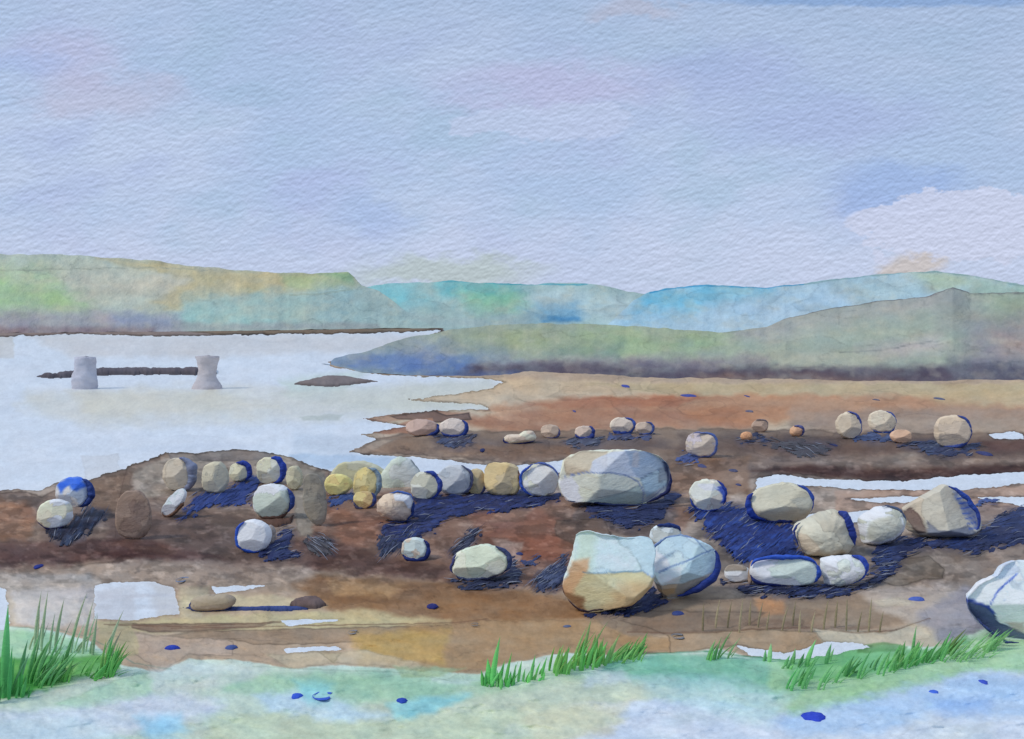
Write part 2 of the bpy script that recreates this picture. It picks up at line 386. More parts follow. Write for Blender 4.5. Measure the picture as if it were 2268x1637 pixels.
# right foreshore
T([(1300,1370),(1480,1330),(1900,1310),(2050,1330),(2000,1380),(1900,1395),(1700,1380),(1560,1400),(1400,1410)], (128,110,98), .95, 12, 8)
T([(1400,1375),(1700,1370),(1850,1385),(1950,1390),(1860,1402),(1700,1396),(1570,1405),(1400,1400)], (112,92,82), .6, 8, 6)
T([(1670,1325),(1740,1325),(1740,1360),(1680,1365)], (172,122,88), .6, 16, 8)
T([(1370,1375),(1440,1350),(1700,1355),(1640,1395),(1480,1405)], (120,102,92), .8, 8, 6, .3)
T([(1480,1405),(1700,1392),(1860,1405),(1830,1430),(1740,1450),(1640,1430),(1480,1450)], (146,124,106), .95, 4, 6, .3)
T([(1800,1390),(1960,1400),(2050,1370),(2150,1380),(2200,1420),(2050,1440),(1900,1430),(1820,1420)], (168,158,146), .95, 6, 6, .2)
T([(1900,1310),(2100,1290),(2180,1310),(2190,1390),(2050,1390),(1940,1350)], (168,156,152), .9, 18, 8)
T([(2030,1360),(2140,1300),(2200,1340),(2200,1410),(2080,1420)], (130,130,150), .75, 24, 8)
T([(1930,1330),(2000,1322),(2030,1338),(1950,1345)], (184,174,160), .7, 5, 4, .1)
# --- green bank and pale shallows at the front
lowtop = [(-900,1390),(20,1388),(110,1395),(200,1420),(260,1470),(300,1480),(350,1490),(420,1460),(520,1462),(640,1480),(760,1472),(860,1482),(960,1486),(1060,1494),(1130,1470),(1250,1445),(1340,1450),(1480,1446),(1600,1438),(1650,1452),(1750,1462),(1840,1445),(1950,1430),(2080,1432),(2180,1395),(2267,1415),(R,1400),(R,2400),(-900,2400)]
T(lowtop, (172,190,190), 1, 4, 5)
T([(-900,1395),(100,1395),(240,1450),(260,1480),(100,1530),(-900,1560)], (136,178,150), .8, 14, 8)
T([(-900,1460),(120,1455),(265,1450),(262,1480),(160,1500),(110,1520),(40,1545),(-900,1560)], (74,142,70), .85, 14, 8, .12)
T([(0,1500),(100,1500),(60,1545),(-900,1560),(-900,1500)], (48,120,60), .7, 18, 8)
T([(110,1470),(170,1475),(150,1500),(115,1495)], (150,172,116), .7, 16, 6)
T([(300,1490),(340,1490),(480,1495),(330,1545),(180,1575),(120,1560)], (158,188,178), .8, 8, 8, .1)
T([(480,1490),(800,1482),(1060,1500),(1300,1470),(1340,1500),(1000,1560),(760,1560),(500,1530)], (150,184,170), .85, 26, 14)
T([(620,1500),(900,1500),(1000,1530),(900,1550),(700,1535)], (138,176,160), .7, 26, 12)
T([(870,1475),(1030,1480),(960,1500),(890,1500)], (136,158,132), .7, 8, 8)
T([(1340,1460),(1480,1448),(1700,1458),(1800,1470),(1780,1540),(1560,1530),(1420,1512),(1330,1490)], (110,166,150), .9, 12, 10, .08)
T([(1360,1500),(1500,1490),(1650,1500),(1560,1530),(1440,1520)], (112,168,162), .6, 18, 8)
T([(1700,1460),(1880,1435),(2070,1440),(2180,1400),(R,1400),(R,1470),(2150,1490),(1980,1540),(1760,1595),(1700,1530)], (144,182,152), .9, 22, 10)
T([(1720,1455),(1900,1438),(2060,1440),(2140,1410),(2150,1430),(2050,1465),(1900,1500),(1760,1510)], (92,158,108), .75, 18, 9)
T([(1900,1430),(1960,1422),(2010,1432),(2000,1442),(1900,1446)], (72,120,70), .7, 5, 4)
T([(1000,1540),(1250,1490),(1600,1530),(1740,1560),(1560,1580),(1300,1640),(R,2400),(-200,2400),(600,1640)], (176,188,180), .7, 40, 16)
T([(1120,1600),(1280,1560),(1560,1545),(1760,1590),(2000,1540),(2140,1490),(R,1460),(R,2400),(1100,2400)], (184,196,222), .95, 18, 14)
T([(1400,1500),(1600,1500),(1760,1540),(1700,1610),(1560,1570),(1440,1540)], (160,192,208), .7, 36, 12)
T([(1690,1600),(1900,1545),(2140,1492),(R,1470),(R,1560),(2200,1590),(2100,1575),(1950,1620),(1760,1625)], (158,184,224), .9, 36, 14)
T([(2060,1545),(2200,1545),(2190,1590),(2080,1580)], (138,168,220), .7, 36, 8)
T([(160,1570),(400,1530),(500,1560),(420,1600),(200,1640),(-900,2400),(-900,1600)], (184,194,218), .9, 30, 12)
T([(-900,1570),(200,1590),(260,1640),(-900,2400)], (170,192,212), .6, 36, 12)
T([(300,1590),(400,1580),(420,1620),(330,1640)], (138,184,220), .8, 30, 10)
T([(560,1540),(700,1530),(800,1570),(900,1590),(740,1600),(600,1580)], (170,194,220), .85, 26, 10)
T([(650,1505),(740,1515),(730,1560),(680,1560)], (130,190,208), .7, 30, 10)
T([(860,1560),(930,1545),(1040,1540),(960,1580),(880,1600)], (124,186,208), .8, 24, 9)
T([(470,1590),(600,1580),(760,1600),(1050,1580),(1300,1560),(1380,1590),(1200,1660),(1100,1750),(400,1760)], (176,190,176), .85, 26, 14)
T([(1150,1570),(1400,1550),(1360,1620),(1200,1660)], (190,190,176), .6, 30, 12)
T([(1290,1490),(1380,1480),(1400,1510),(1300,1520)], (172,188,208), .7, 18, 10)
T([(960,1500),(1060,1506),(1040,1520),(960,1512)], (176,194,204), .6, 12, 8)
T([(330,1482),(420,1468),(600,1482),(560,1505),(420,1530),(340,1540)], (178,190,200), .7, 18, 8)
P.line([(0,1388),(120,1392),(200,1412),(300,1470),(380,1482)], (96,120,112), 1.3, .45)
P.line([(560,1476),(760,1485),(900,1490),(1000,1508)], (120,140,130), 1.2, .4)
P.line([(1340,1462),(1400,1449),(1480,1446),(1600,1442)], (40,96,70), 1.6, .6)
P.line([(1560,1443),(1640,1452),(1720,1461),(1800,1455)], (44,104,74), 1.6, .6)
for pts in ([(380,1392),(700,1385),(1000,1380),(1080,1372)], [(230,1383),(420,1388),(620,1377)], [(1390,1400),(1560,1402),(1700,1392),(1800,1390),(1900,1402),(1980,1396),(2060,1370)]):
    P.line(pts, (96,70,58), 1.4, .6)
P.line([(255,1188),(262,1110),(280,1040)], (90,66,60), 1.4, .5)
T([(980,720),(R,720),(R,746),(980,746)], (140,164,172), 1, 4, 3)
# --- dark strip of far shore
T([(-3000,715),(340,715),(600,715),(980,722),(985,734),(830,740),(600,742),(340,745),(150,743),(0,746),(-3000,744)], (122,110,112), 1, 3, 3, .3)
T([(330,724),(600,726),(860,722),(980,728),(980,735),(700,741),(480,741)], (112,98,86), .9, 3, 3, .3)

SHADE_WASHES = [  # blue-grey shade washed into the ground colour under the hatching
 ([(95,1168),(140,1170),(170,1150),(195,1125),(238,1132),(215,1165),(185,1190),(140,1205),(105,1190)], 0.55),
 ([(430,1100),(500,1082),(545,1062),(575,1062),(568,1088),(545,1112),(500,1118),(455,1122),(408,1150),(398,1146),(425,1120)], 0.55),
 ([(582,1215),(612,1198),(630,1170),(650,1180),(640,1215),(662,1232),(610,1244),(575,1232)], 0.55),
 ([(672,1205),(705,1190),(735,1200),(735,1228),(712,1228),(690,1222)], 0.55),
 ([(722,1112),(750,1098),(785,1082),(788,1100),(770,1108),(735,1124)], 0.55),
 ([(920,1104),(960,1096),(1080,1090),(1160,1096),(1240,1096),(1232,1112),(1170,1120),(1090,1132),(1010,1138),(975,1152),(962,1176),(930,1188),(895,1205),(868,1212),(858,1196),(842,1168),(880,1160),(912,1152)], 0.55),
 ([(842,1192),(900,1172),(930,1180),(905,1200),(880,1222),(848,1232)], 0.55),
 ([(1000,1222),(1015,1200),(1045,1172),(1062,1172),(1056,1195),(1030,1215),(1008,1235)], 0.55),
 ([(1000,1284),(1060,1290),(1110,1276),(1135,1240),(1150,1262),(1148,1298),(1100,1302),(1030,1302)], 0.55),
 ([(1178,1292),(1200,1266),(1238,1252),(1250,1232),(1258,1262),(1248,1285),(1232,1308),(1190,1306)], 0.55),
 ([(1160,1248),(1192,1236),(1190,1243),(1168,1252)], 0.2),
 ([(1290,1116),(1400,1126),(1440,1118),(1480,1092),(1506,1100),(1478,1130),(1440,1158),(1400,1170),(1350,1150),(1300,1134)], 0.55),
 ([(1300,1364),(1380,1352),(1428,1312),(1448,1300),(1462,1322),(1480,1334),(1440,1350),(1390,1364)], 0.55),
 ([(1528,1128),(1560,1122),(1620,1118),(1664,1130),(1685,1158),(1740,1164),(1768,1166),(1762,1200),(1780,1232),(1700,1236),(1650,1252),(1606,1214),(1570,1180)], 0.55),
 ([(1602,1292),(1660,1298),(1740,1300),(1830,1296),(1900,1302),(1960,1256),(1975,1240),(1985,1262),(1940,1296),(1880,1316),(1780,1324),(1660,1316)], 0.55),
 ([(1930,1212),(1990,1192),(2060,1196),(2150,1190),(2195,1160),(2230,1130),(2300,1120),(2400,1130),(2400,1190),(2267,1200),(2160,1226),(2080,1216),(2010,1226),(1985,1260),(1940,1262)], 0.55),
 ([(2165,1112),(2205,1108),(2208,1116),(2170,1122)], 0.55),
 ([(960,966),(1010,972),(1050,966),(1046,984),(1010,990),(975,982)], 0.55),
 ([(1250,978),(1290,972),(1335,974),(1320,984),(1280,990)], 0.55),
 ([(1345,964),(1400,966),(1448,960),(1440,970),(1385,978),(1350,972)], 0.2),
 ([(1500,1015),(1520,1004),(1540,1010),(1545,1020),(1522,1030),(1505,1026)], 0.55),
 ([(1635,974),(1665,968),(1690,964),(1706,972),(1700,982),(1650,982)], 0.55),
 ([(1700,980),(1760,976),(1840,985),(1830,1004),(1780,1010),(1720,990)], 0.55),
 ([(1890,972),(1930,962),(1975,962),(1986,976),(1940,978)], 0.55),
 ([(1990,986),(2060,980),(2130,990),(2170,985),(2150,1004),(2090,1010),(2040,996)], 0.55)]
# --- water colours
wat = Paint(U2, V2, (194, 203, 225))
T = wat.wash
T([(60,742),(940,742),(860,775),(480,790),(160,790)], (184,182,190), .7, 22, 10)
T([(30,745),(-3000,745),(-3000,800),(30,795)], (182,182,190), .8, 5, 4)
T([(60,868),(560,852),(700,880),(1100,840),(1120,900),(800,925),(200,945),(40,900)], (190,192,196), .85, 40, 14)
T([(150,865),(480,870),(620,900),(200,920)], (194,190,180), .6, 30, 12)
T([(620,840),(820,820),(760,870),(640,876)], (176,192,192), .7, 26, 10)
T([(600,870),(1080,840),(1100,905),(820,915)], (182,186,184), .7, 30, 10)
T([(660,922),(760,918),(750,930),(670,930)], (162,170,172), .7, 5, 5)
T([(640,1006),(760,1006),(880,1012),(860,1036),(720,1040),(640,1016)], (160,180,212), .9, 10, 6)
T([(250,1000),(500,975),(600,990),(420,1000)], (182,192,216), .7, 18, 8)
T([(180,1010),(260,1005),(270,1060),(190,1070)], (182,184,196), .45, 4, 5, .08)
T([(650,960),(820,970),(780,1005),(650,1000)], (176,188,212), .7, 20, 10)
T([(880,1015),(1050,1022),(1240,1030),(1240,1050),(880,1050)], (188,198,222), .9, 6, 6)
T([(210,1310),(300,1300),(300,1380),(210,1380)], (178,180,196), .6, 14, 8); T([(330,1290),(400,1295),(400,1365),(350,1370)], (176,172,178), .5, 26, 10)
T([(215,1318),(380,1314),(385,1322),(215,1326)], (174,176,194), .5, 5, 4); T([(215,1340),(390,1338),(390,1348),(215,1350)], (174,178,196), .5, 5, 4)
def tone(arr, m, k, mul):
    g = arr.mean(-1, keepdims=True); a_ = m[..., None]
    arr[:] = arr*(1-a_)+((arr*(1-k)+g*k)*np.array(mul))*a_
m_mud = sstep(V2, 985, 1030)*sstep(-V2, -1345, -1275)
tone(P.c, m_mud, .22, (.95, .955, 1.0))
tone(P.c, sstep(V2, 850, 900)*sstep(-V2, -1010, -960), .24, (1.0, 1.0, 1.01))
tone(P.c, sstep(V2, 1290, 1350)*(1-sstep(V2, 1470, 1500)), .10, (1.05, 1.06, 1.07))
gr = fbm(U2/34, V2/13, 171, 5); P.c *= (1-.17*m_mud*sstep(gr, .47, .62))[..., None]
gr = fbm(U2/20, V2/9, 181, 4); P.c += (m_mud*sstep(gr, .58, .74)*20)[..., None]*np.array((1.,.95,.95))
for st_, am in SHADE_WASHES:
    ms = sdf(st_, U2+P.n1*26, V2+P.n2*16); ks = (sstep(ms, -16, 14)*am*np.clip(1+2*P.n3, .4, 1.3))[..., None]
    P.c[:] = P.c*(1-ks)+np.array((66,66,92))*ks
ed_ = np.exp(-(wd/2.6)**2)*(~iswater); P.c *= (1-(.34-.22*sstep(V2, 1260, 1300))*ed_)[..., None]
P.blot(6.5, (60, 14)); P.bloom(.10, (130, 30), 77, (.42, .6), 5.); P.bloom(.08, (70, 20), 31, (.52,), 5.)
wat.blot(3, (90, 18), 11); wat.bloom(.03, (200, 36), 12, (.5,), 2.)

# --- relief: land stands proud of the water and is a little lumpy
WM = wd.copy()
gv_, gu_ = np.gradient(wd, vs, us); gl_ = np.maximum(gu_**2+gv_**2, .15)
near_ = (np.abs(wd) < 1.7) & (U2 > -110) & (U2 < 2378)
U0, V0 = U2, V2
U2 = U2-np.where(near_, np.clip(wd*gu_/gl_, -1.1, 1.1), 0); V2 = V2-np.where(near_, np.clip(wd*gv_/gl_, -.72, .72), 0)
land = sstep(-wd, -1, 38)
front = sstep(V2, 1490, 1640)
big_ = sstep(-sdf(WATER[0], U2+du, V2+dv*.8), 0, 60)
zz = land*.035+big_*.09*(1-front*.9)+(fbm(U2/90, V2/30, 41, 4)-.5)*.07*land+(fbm(U2/14, V2/7, 43, 3)-.5)*.010*land*(1-front*.7)
zz += .05*np.exp(-((V2-1180)/60)**2)*land
far = np.clip((V2-742)/60, 0, 1); zz *= (.3+.7*far)
base_z = big_*.09*(1-front*.9)*(.3+.7*far)
zz = np.where(iswater, np.where(sdf(WATER[0], U2+du, V2+dv*.8) > -3, 0, base_z), np.maximum(zz, .004))
YY = gY(V2, zz)
X3, Y3, Z3 = at(U2, V2, YY)
VERT = np.stack([X3, Y3, Z3], -1).reshape(-1, 3)
PAP = np.stack([U2, V2, YY], -1).reshape(-1, 3)
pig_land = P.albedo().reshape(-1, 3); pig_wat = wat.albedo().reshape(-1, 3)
FA = grid_faces(len(vs), len(us))
uc = U2.ravel()[FA].mean(1); vc = V2.ravel()[FA].mean(1)
wf = WM.ravel()[FA].mean(1) > 0
n1f = P.n1.ravel()[FA[:, 0]]*18
def inp(poly): return sdf(poly, uc, vc+n1f) > 0
bank = inp([(a, b) for a, b in lowtop]) & ~wf
shallow = inp([(-900,1590),(160,1575),(420,1530),(600,1545),(900,1590),(1300,1560),(1760,1595),(2140,1492),(R,1450),(R,2400),(-900,2400)]) & bank
bank &= ~shallow
sandf = (vc < 953+n1f*.5) & ~wf & (vc > 800)
farsh = (vc <= 800) & ~wf
midb = inp(mid) & ~wf & ~sandf
fore = (vc > 1262+n1f-30*(uc < 500)) & ~wf & ~bank & ~shallow
mud = ~(bank | shallow | sandf | farsh | midb | fore | wf)
_remap = np.full(len(VERT), -1)
def zone(name, mask, pig, mat, label):
    f = FA[mask]; ids = np.unique(f); _remap[ids] = np.arange(len(ids))
    o = make_mesh(name, VERT[ids], _remap[f], pig[ids], PAP[ids], mat)
    tag(o, label, name.replace('_', ' '), kind='structure'); return o
main_ = (wf & (vc < 1050) & (uc < 1300))
zone('water', main_, pig_wat, M_water, 'pale lavender water of the lagoon reaching to the far shore')
zone('tidal_pools', wf & ~main_, pig_wat, M_water, 'white streaks and puddles of standing water left on the mud')
zone('sand_flat', sandf, pig_land, M_ground, 'orange and beige sand flat below the headland')
zone('far_shore', farsh, pig_land, M_ground, 'thin dark brown strip of shore under the far hills')
zone('mud_bank', midb, pig_land, M_ground, 'dark brown mud bank behind the big boulders')
zone('mud_flat', mud, pig_land, M_ground, 'brown mud around the boulders and stones')
zone('foreshore', fore, pig_land, M_ground, 'tan and ochre wet foreshore in front of the boulders')
zone('grass_bank', bank, pig_land, M_ground, 'pale green and turquoise bank along the front')
zone('shallows', shallow, pig_land, M_ground, 'pale blue wet shallows along the bottom edge')
# a wide sheet under everything, out to the horizon
bs = np.array([(-4000, -300, -.35), (4000, -300, -.35), (4000, 7000, -.35), (-4000, 7000, -.35)], float)
tag(make_mesh('ground', bs, [[0, 1, 2, 3]], s2l((150,140,130))/E_GND, np.array([(0,0,30),(9,0,30),(9,9,30),(0,9,30)]), M_ground, smooth=False),
    'wide level ground reaching to the horizon', 'ground', kind='structure')

# ground height under a paper point
def gz(u, v):
    i = int(np.clip(np.searchsorted(vs, v), 0, len(vs)-1)); j = int(np.clip(np.searchsorted(us, u), 0, len(us)-1)); return float(zz[i, j])

# ================================================================== HILLS
def interp(line, x):
    L = np.asarray(line, float); return np.interp(x, L[:, 0], L[:, 1])
def hill(name, crest, base, u0, u1, Yb, depth, paint, label, jag=3., step=3., E=(.62,.79,1.0)):
    u = np.arange(u0, u1+step, step)
    if u0 < -200: u = np.concatenate([np.arange(u0, -150, 25.), np.arange(-150, u1+step, step)])
    if u1 > 2400: u = np.concatenate([u[u < 2350], np.arange(2350, u1, 25.)])
    cr = interp(crest, u)+(fbm(u/22, u*0+3, 61, 4)-.5)*jag*2; ba = interp(base, u)+(fbm(u/30, u*0+9, 67, 4)-.5)*jag*1.5
    cr = np.minimum(cr, ba-.5); crs = np.minimum(interp(crest, u), ba-.5)
    NT_ = 60; t = np.linspace(0, 1, NT_)[:, None]
    vv = ba[None]+(crs-ba)[None]*t+(cr-crs)[None]*t**7
    uu = np.repeat(u[None], NT_, 0)
    yb = np.minimum(gY(interp(base, u), 0), 400.)[None] if Yb is None else np.full_like(ba, Yb)[None]
    hh = np.abs(ba-crs)[None]/110.
    rel = (fbm(uu/70, vv/40, 71, 4)-.5)*.05
    Yd = yb*(1+(depth*t**1.15)*np.clip(hh, .15, 1.4)+rel*t**.5*(1-.3*t))
    x, y, z = at(uu, vv, Yd)
    # back slope falls away behind the crest
    NB = 8; tb = np.linspace(.12, 1, NB)[:, None]
    xc, yc, zc = x[-1:], y[-1:], z[-1:]
    yB = yc*(1+.35*tb); xB = xc*(1+.35*tb); zB = zc*(1-tb**1.4)-.4*tb
    X = np.concatenate([x, xB]); Y = np.concatenate([y, yB]); Z = np.concatenate([z, zB])
    UU = np.concatenate([uu, np.repeat(u[None], NB, 0)]); VV = np.concatenate([vv, np.repeat(cr[None], NB, 0)])
    p = Paint(UU, VV, (160, 175, 170)); p.soften = 1.7; p.n1 = p.n1*1.5; p.n2 = p.n2*1.5; paint(p)
    p.c = p.c*.95+np.array((146,168,180))*.05+np.array((-3,2,6))
    k_ = (sstep(fbm(UU/38, VV/20, 131, 5), .40, .72)*.24)[..., None]; p.c = p.c*(1-k_)+np.array((134,156,164))*k_
    k_ = (sstep(fbm(UU/30, VV/18, 151, 5), .5, .75)*.20)[..., None]; p.c = p.c*(1-k_)+np.array((172,180,168))*k_
    p.blot(6, (40, 18), 31); p.bloom(.09, (110, 40), 14, (.5,), 4.)
    o = make_mesh(name, np.stack([X, Y, Z], -1).reshape(-1, 3), grid_faces(*UU.shape)[:, ::-1], p.albedo(E).reshape(-1, 3),
                  np.stack([UU, VV, Y], -1).reshape(-1, 3), M_hill)
    return tag(o, label, 'hill', kind='structure')

def p_left(p):
    p.c[:] = (158,178,176); T = p.wash
    T([(-2000,560),(250,560),(420,600),(400,690),(100,700),(-2000,700)], (166,186,180), .9, 20, 10)
    T([(-2000,595),(110,605),(200,690),(60,700),(-2000,700)], (148,186,142), .9, 50, 14)
    T([(130,610),(480,600),(420,660),(200,660)], (180,184,174), .8, 40, 14)
    T([(210,572),(360,578),(470,600),(780,600),(800,636),(620,650),(470,655),(400,690),(330,670),(430,620),(300,590)], (178,174,138), .9, 12, 8, .1)
    T([(620,604),(775,602),(785,628),(720,645),(640,640)], (150,178,140), .7, 14, 8, .15)
    T([(700,603),(775,603),(783,628)], (98,158,110), .5, 8, 5)
    T([(400,655),(800,640),(820,715),(400,720)], (146,182,184), .9, 24, 10)
    T([(380,690),(600,690),(620,720),(380,720)], (140,190,196), .7, 26, 10)
    T([(-2000,700),(250,690),(400,710),(420,745),(-2000,750)], (140,140,162), .75, 24, 8)
    T([(250,695),(400,695),(390,722),(250,722)], (126,144,178), .6, 20, 8)
    T([(-2000,728),(340,724),(345,745),(200,748),(-2000,748)], (122,110,120), .85, 10, 5)
    T([(700,640),(800,632),(1000,700),(1000,740),(700,740)], (142,176,184), .9, 40, 10)
    T([(380,716),(840,716),(840,730),(380,732)], (140,152,160), .7, 8, 5)
    p.line([(0,600),(170,596),(350,592),(460,600)], (122,136,128), 1.3, .5)
    p.line([(640,654),(720,652),(780,640)], (126,140,120), 1.3, .5)
def p_mid(p):
    p.c[:] = (142,178,184); T = p.wash
    T([(780,624),(900,628),(940,660),(880,690),(780,680)], (110,184,204), .85, 36, 10)
    T([(960,620),(1100,624),(1180,640),(1100,660),(980,650)], (88,172,190), .9, 26, 10)
    T([(1020,645),(1130,640),(1180,680),(1060,700)], (120,178,150), .8, 36, 10)
    T([(1160,640),(1260,630),(1400,650),(1440,720),(1200,710)], (160,190,204), .8, 30, 10)
    T([(1150,680),(1280,670),(1290,712),(1180,712)], (98,150,190), .75, 26, 8)
    T([(780,700),(1180,700),(1180,730),(780,730)], (138,160,170), .7, 22, 8)
    T([(1190,700),(1280,702),(1290,712),(1200,713)], (54,118,178), .6, 6, 4)
    T([(738,688),(780,690),(782,700),(745,698)], (184,200,212), .8, 4, 4)
    p.line([(800,628),(1000,622),(1100,628),(1200,630),(1300,630)], (52,142,170), 1.8, .75)
def p_blue(p):
    p.c[:] = (150,188,214); T = p.wash
    T([(1430,640),(1560,632),(1700,636),(1640,670),(1500,690),(1400,700)], (98,178,220), .9, 34, 12)
    T([(1560,630),(1720,635),(1700,655),(1560,655)], (108,180,214), .7, 22, 8)
    T([(1600,660),(1900,640),(1900,690),(1700,730),(1500,740)], (158,192,220), .8, 40, 12)
    T([(1840,620),(2100,600),(2200,640),(2000,660),(1900,665)], (158,190,204), .85, 26, 10)
    T([(2020,600),(2130,604),(2190,630),(2060,640)], (158,182,158), .8, 26, 8)
    T([(2150,620),(3600,640),(3600,680),(2150,670)], (144,178,170), .85, 22, 8)
    T([(1400,680),(1500,690),(1480,720),(1380,715)], (134,180,216), .6, 26, 8)
    p.line([(1440,650),(1500,636),(1560,633),(1700,637),(1780,630)], (36,128,188), 1.8, .8)
    p.line([(1780,630),(1900,613),(2000,604),(2080,602),(2160,612),(2267,634),(2500,650)], (88,132,138), 1.5, .6)
def p_head(p):
    p.c[:] = (140,158,150); T = p.wash
    T([(715,795),(860,760),(1000,730),(1150,760),(1200,830),(860,835)], (126,146,164), .9, 30, 10)
    T([(715,798),(800,790),(950,778),(1050,800),(1060,832),(880,832),(730,812)], (84,112,172), .85, 26, 10)
    T([(950,740),(1100,722),(1400,720),(1420,780),(1250,790),(1050,770)], (138,158,134), .8, 36, 12)
    T([(1100,735),(1200,730),(1230,790),(1120,780)], (150,164,128), .6, 30, 10)
    T([(1290,730),(1600,738),(1640,775),(1400,800),(1300,780)], (140,168,136), .8, 34, 12)
    T([(1200,770),(1380,760),(1380,800),(1200,805)], (112,140,132), .7, 26, 10)
    T([(1640,735),(1760,700),(1950,668),(2110,640),(2140,680),(1900,730),(1700,760)], (148,150,164), .85, 30, 10)
    T([(1800,700),(2267,650),(2267,790),(1700,800),(1600,780)], (146,166,158), .75, 50, 14)
    T([(2060,655),(2110,636),(2160,660),(2180,720),(2080,740)], (134,148,152), .7, 26, 10)
    T([(2200,650),(3600,650),(3600,760),(2200,760)], (136,158,142), .8, 30, 10)
    T([(2150,720),(2267,700),(3600,720),(3600,850),(2100,850)], (128,130,144), .8, 44, 12)
    T([(2200,740),(3600,740),(3600,800),(2220,800)], (152,140,138), .7, 40, 12)
    T([(1900,770),(2080,745),(2100,775),(1950,800)], (172,168,176), .7, 24, 8)
    T([(1650,790),(1860,775),(1990,790),(1900,815),(1660,810)], (164,170,156), .7, 24, 8)
    T([(1050,808),(1300,792),(1700,795),(1700,812),(1060,820)], (124,122,138), .8, 22, 8)
    T([(1040,812),(1250,802),(1500,815),(2000,812),(3600,800),(3600,866),(1500,866),(1200,856),(1000,846)], (76,70,86), 1.0, 14, 8)
    T([(1380,800),(1600,802),(1580,822),(1400,818)], (92,88,110), .7, 14, 6)
    T([(1560,828),(1800,826),(2000,845),(1900,862),(1500,862)], (110,92,88), .7, 14, 7)
    T([(2100,800),(3600,800),(3600,840),(2100,842)], (84,88,106), .7, 24, 8)
    T([(980,825),(1180,824),(1180,836),(900,838)], (70,90,140), .7, 8, 5)
    p.line([(1690,722),(1750,702),(1800,692),(1860,680),(1950,666),(2060,656),(2090,642),(2110,636),(2150,650),(2267,648),(2500,646)], (78,80,92), 1.8, .8)
    p.line([(1860,780),(1960,775),(2040,760),(2080,755)], (110,118,122), 1.3, .5)
    p.line([(1760,812),(1900,815),(2000,818)], (98,98,104), 1.3, .5)
    p.line([(1600,738),(1690,722)], (98,118,112), 1.5, .6)

hill('far_hill', [(-2500,600),(-600,570),(0,563),(100,563),(250,571),(350,578),(430,590),(600,603),(700,605),(770,603),(784,613),(800,630),(840,645),(900,690),(990,725)],
     [(-2500,737),(0,738),(340,735),(600,732),(840,728),(990,727)], -2500, 990, None, .3, p_left, 'long pale green hill beyond the lagoon on the left')
hill('teal_hill', [(740,740),(760,640),(860,629),(1000,622),(1060,628),(1180,630),(1240,624),(1330,632),(1440,655),(1560,700),(1620,735)],
     [(740,727),(1620,727)], 742, 1620, None, .3, p_mid, 'low teal hill rising behind the tip of the headland')
hill('blue_hill', [(1330,735),(1400,668),(1440,646),(1500,636),(1560,632),(1700,636),(1800,625),(1900,612),(2000,603),(2080,601),(2160,612),(2267,632),(2500,650),(3600,640),(5000,690)],
     [(1330,739),(5000,739)], 1332, 4800, None, .35, p_blue, 'bright blue distant hill behind the right headland')
hill('headland', [(712,803),(760,795),(830,772),(900,748),(1000,731),(1090,722),(1200,715),(1400,722),(1600,738),(1700,722),(1750,702),(1800,692),(1860,680),(1950,666),(2060,656),(2095,640),(2110,636),(2150,650),(2267,648),(3000,640),(4800,680)],
     [(712,806),(760,815),(800,825),(900,832),(1200,834),(1500,851),(1700,851),(1900,856),(2267,853),(4800,850)], 712, 4600, None, .55, p_head,
     'grey green headland running out to a blue point in the lagoon')

# ================================================================== ISLETS AND STUMPS
def mound(name, outline, label, cat, c, E=E_GND, hgt=.25, mat=M_ground, patches=(), step=2.0, kind=None, jag=3., smoothw=10.):
    """low mound standing on the ground inside an outline, built as one closed lump"""
    O = np.asarray(outline, float); u0, v0 = O.min(0)-6; u1, v1 = O.max(0)+6
    u = np.arange(u0, u1, step); v = np.arange(v0, v1, step*.8); uu, vv = np.meshgrid(u, v)
    nz = fbm(uu/9, vv/5, 91, 3)-.5; nz2 = fbm(uu/9+9, vv/5+7, 95, 3)-.5
    d = sdf(outline, uu+nz*jag*2, vv+nz2*jag*1.4)
    g = np.array([[gz(a, b) for a in u] for b in v])
    z = g+np.where(d > 0, hgt*np.minimum(1, d/smoothw)**.6, -.03)+np.where(d > 0, nz*hgt*.3, 0)
    Y = gY(vv, np.where(d > 0, g, 0))
    # height is added upward from the spot on the ground
    x, y, z0 = at(uu, vv, gY(vv, g)); 
    z = np.where(d > 0, z, g-.03)
    keep = (d > -3)
    f = grid_faces(*uu.shape); f = f[keep.ravel()[f].all(1)]
    if not len(f): return None
    p = Paint(uu, vv, c)
    for a in patches: p.wash(*a)
    p.c *= (1-.25*np.exp(-(d/2.)**2))[..., None]
    p.blot(6, (20, 8), 51)
    ids = np.unique(f); rm = np.full(uu.size, -1); rm[ids] = np.arange(len(ids))
    V_ = np.stack([x, y, z], -1).reshape(-1, 3)[ids]
    o = make_mesh(name, V_, rm[f], p.albedo(E).reshape(-1, 3)[ids], np.stack([uu, vv, y], -1).reshape(-1, 3)[ids], mat)
    return tag(o, label, cat, kind=kind)
mound('mud_islet', [(648,852),(665,845),(700,838),(725,832),(760,833),(800,839),(838,845),(800,850),(740,857),(690,855)], 'small brown mud islet in the water off the blue point of the headland', 'islet', (112,104,110), hgt=.10, jag=2, smoothw=6)
mound('mud_bar', [(75,834),(130,830),(165,826),(210,822),(300,820),(440,820),(476,818),(480,828),(440,830),(340,830),(220,832),(160,836),(110,838)], 'long thin dark mud bar lying in the lagoon between two grey stumps', 'mud bar', (88,84,98), hgt=.26, jag=3, smoothw=5)

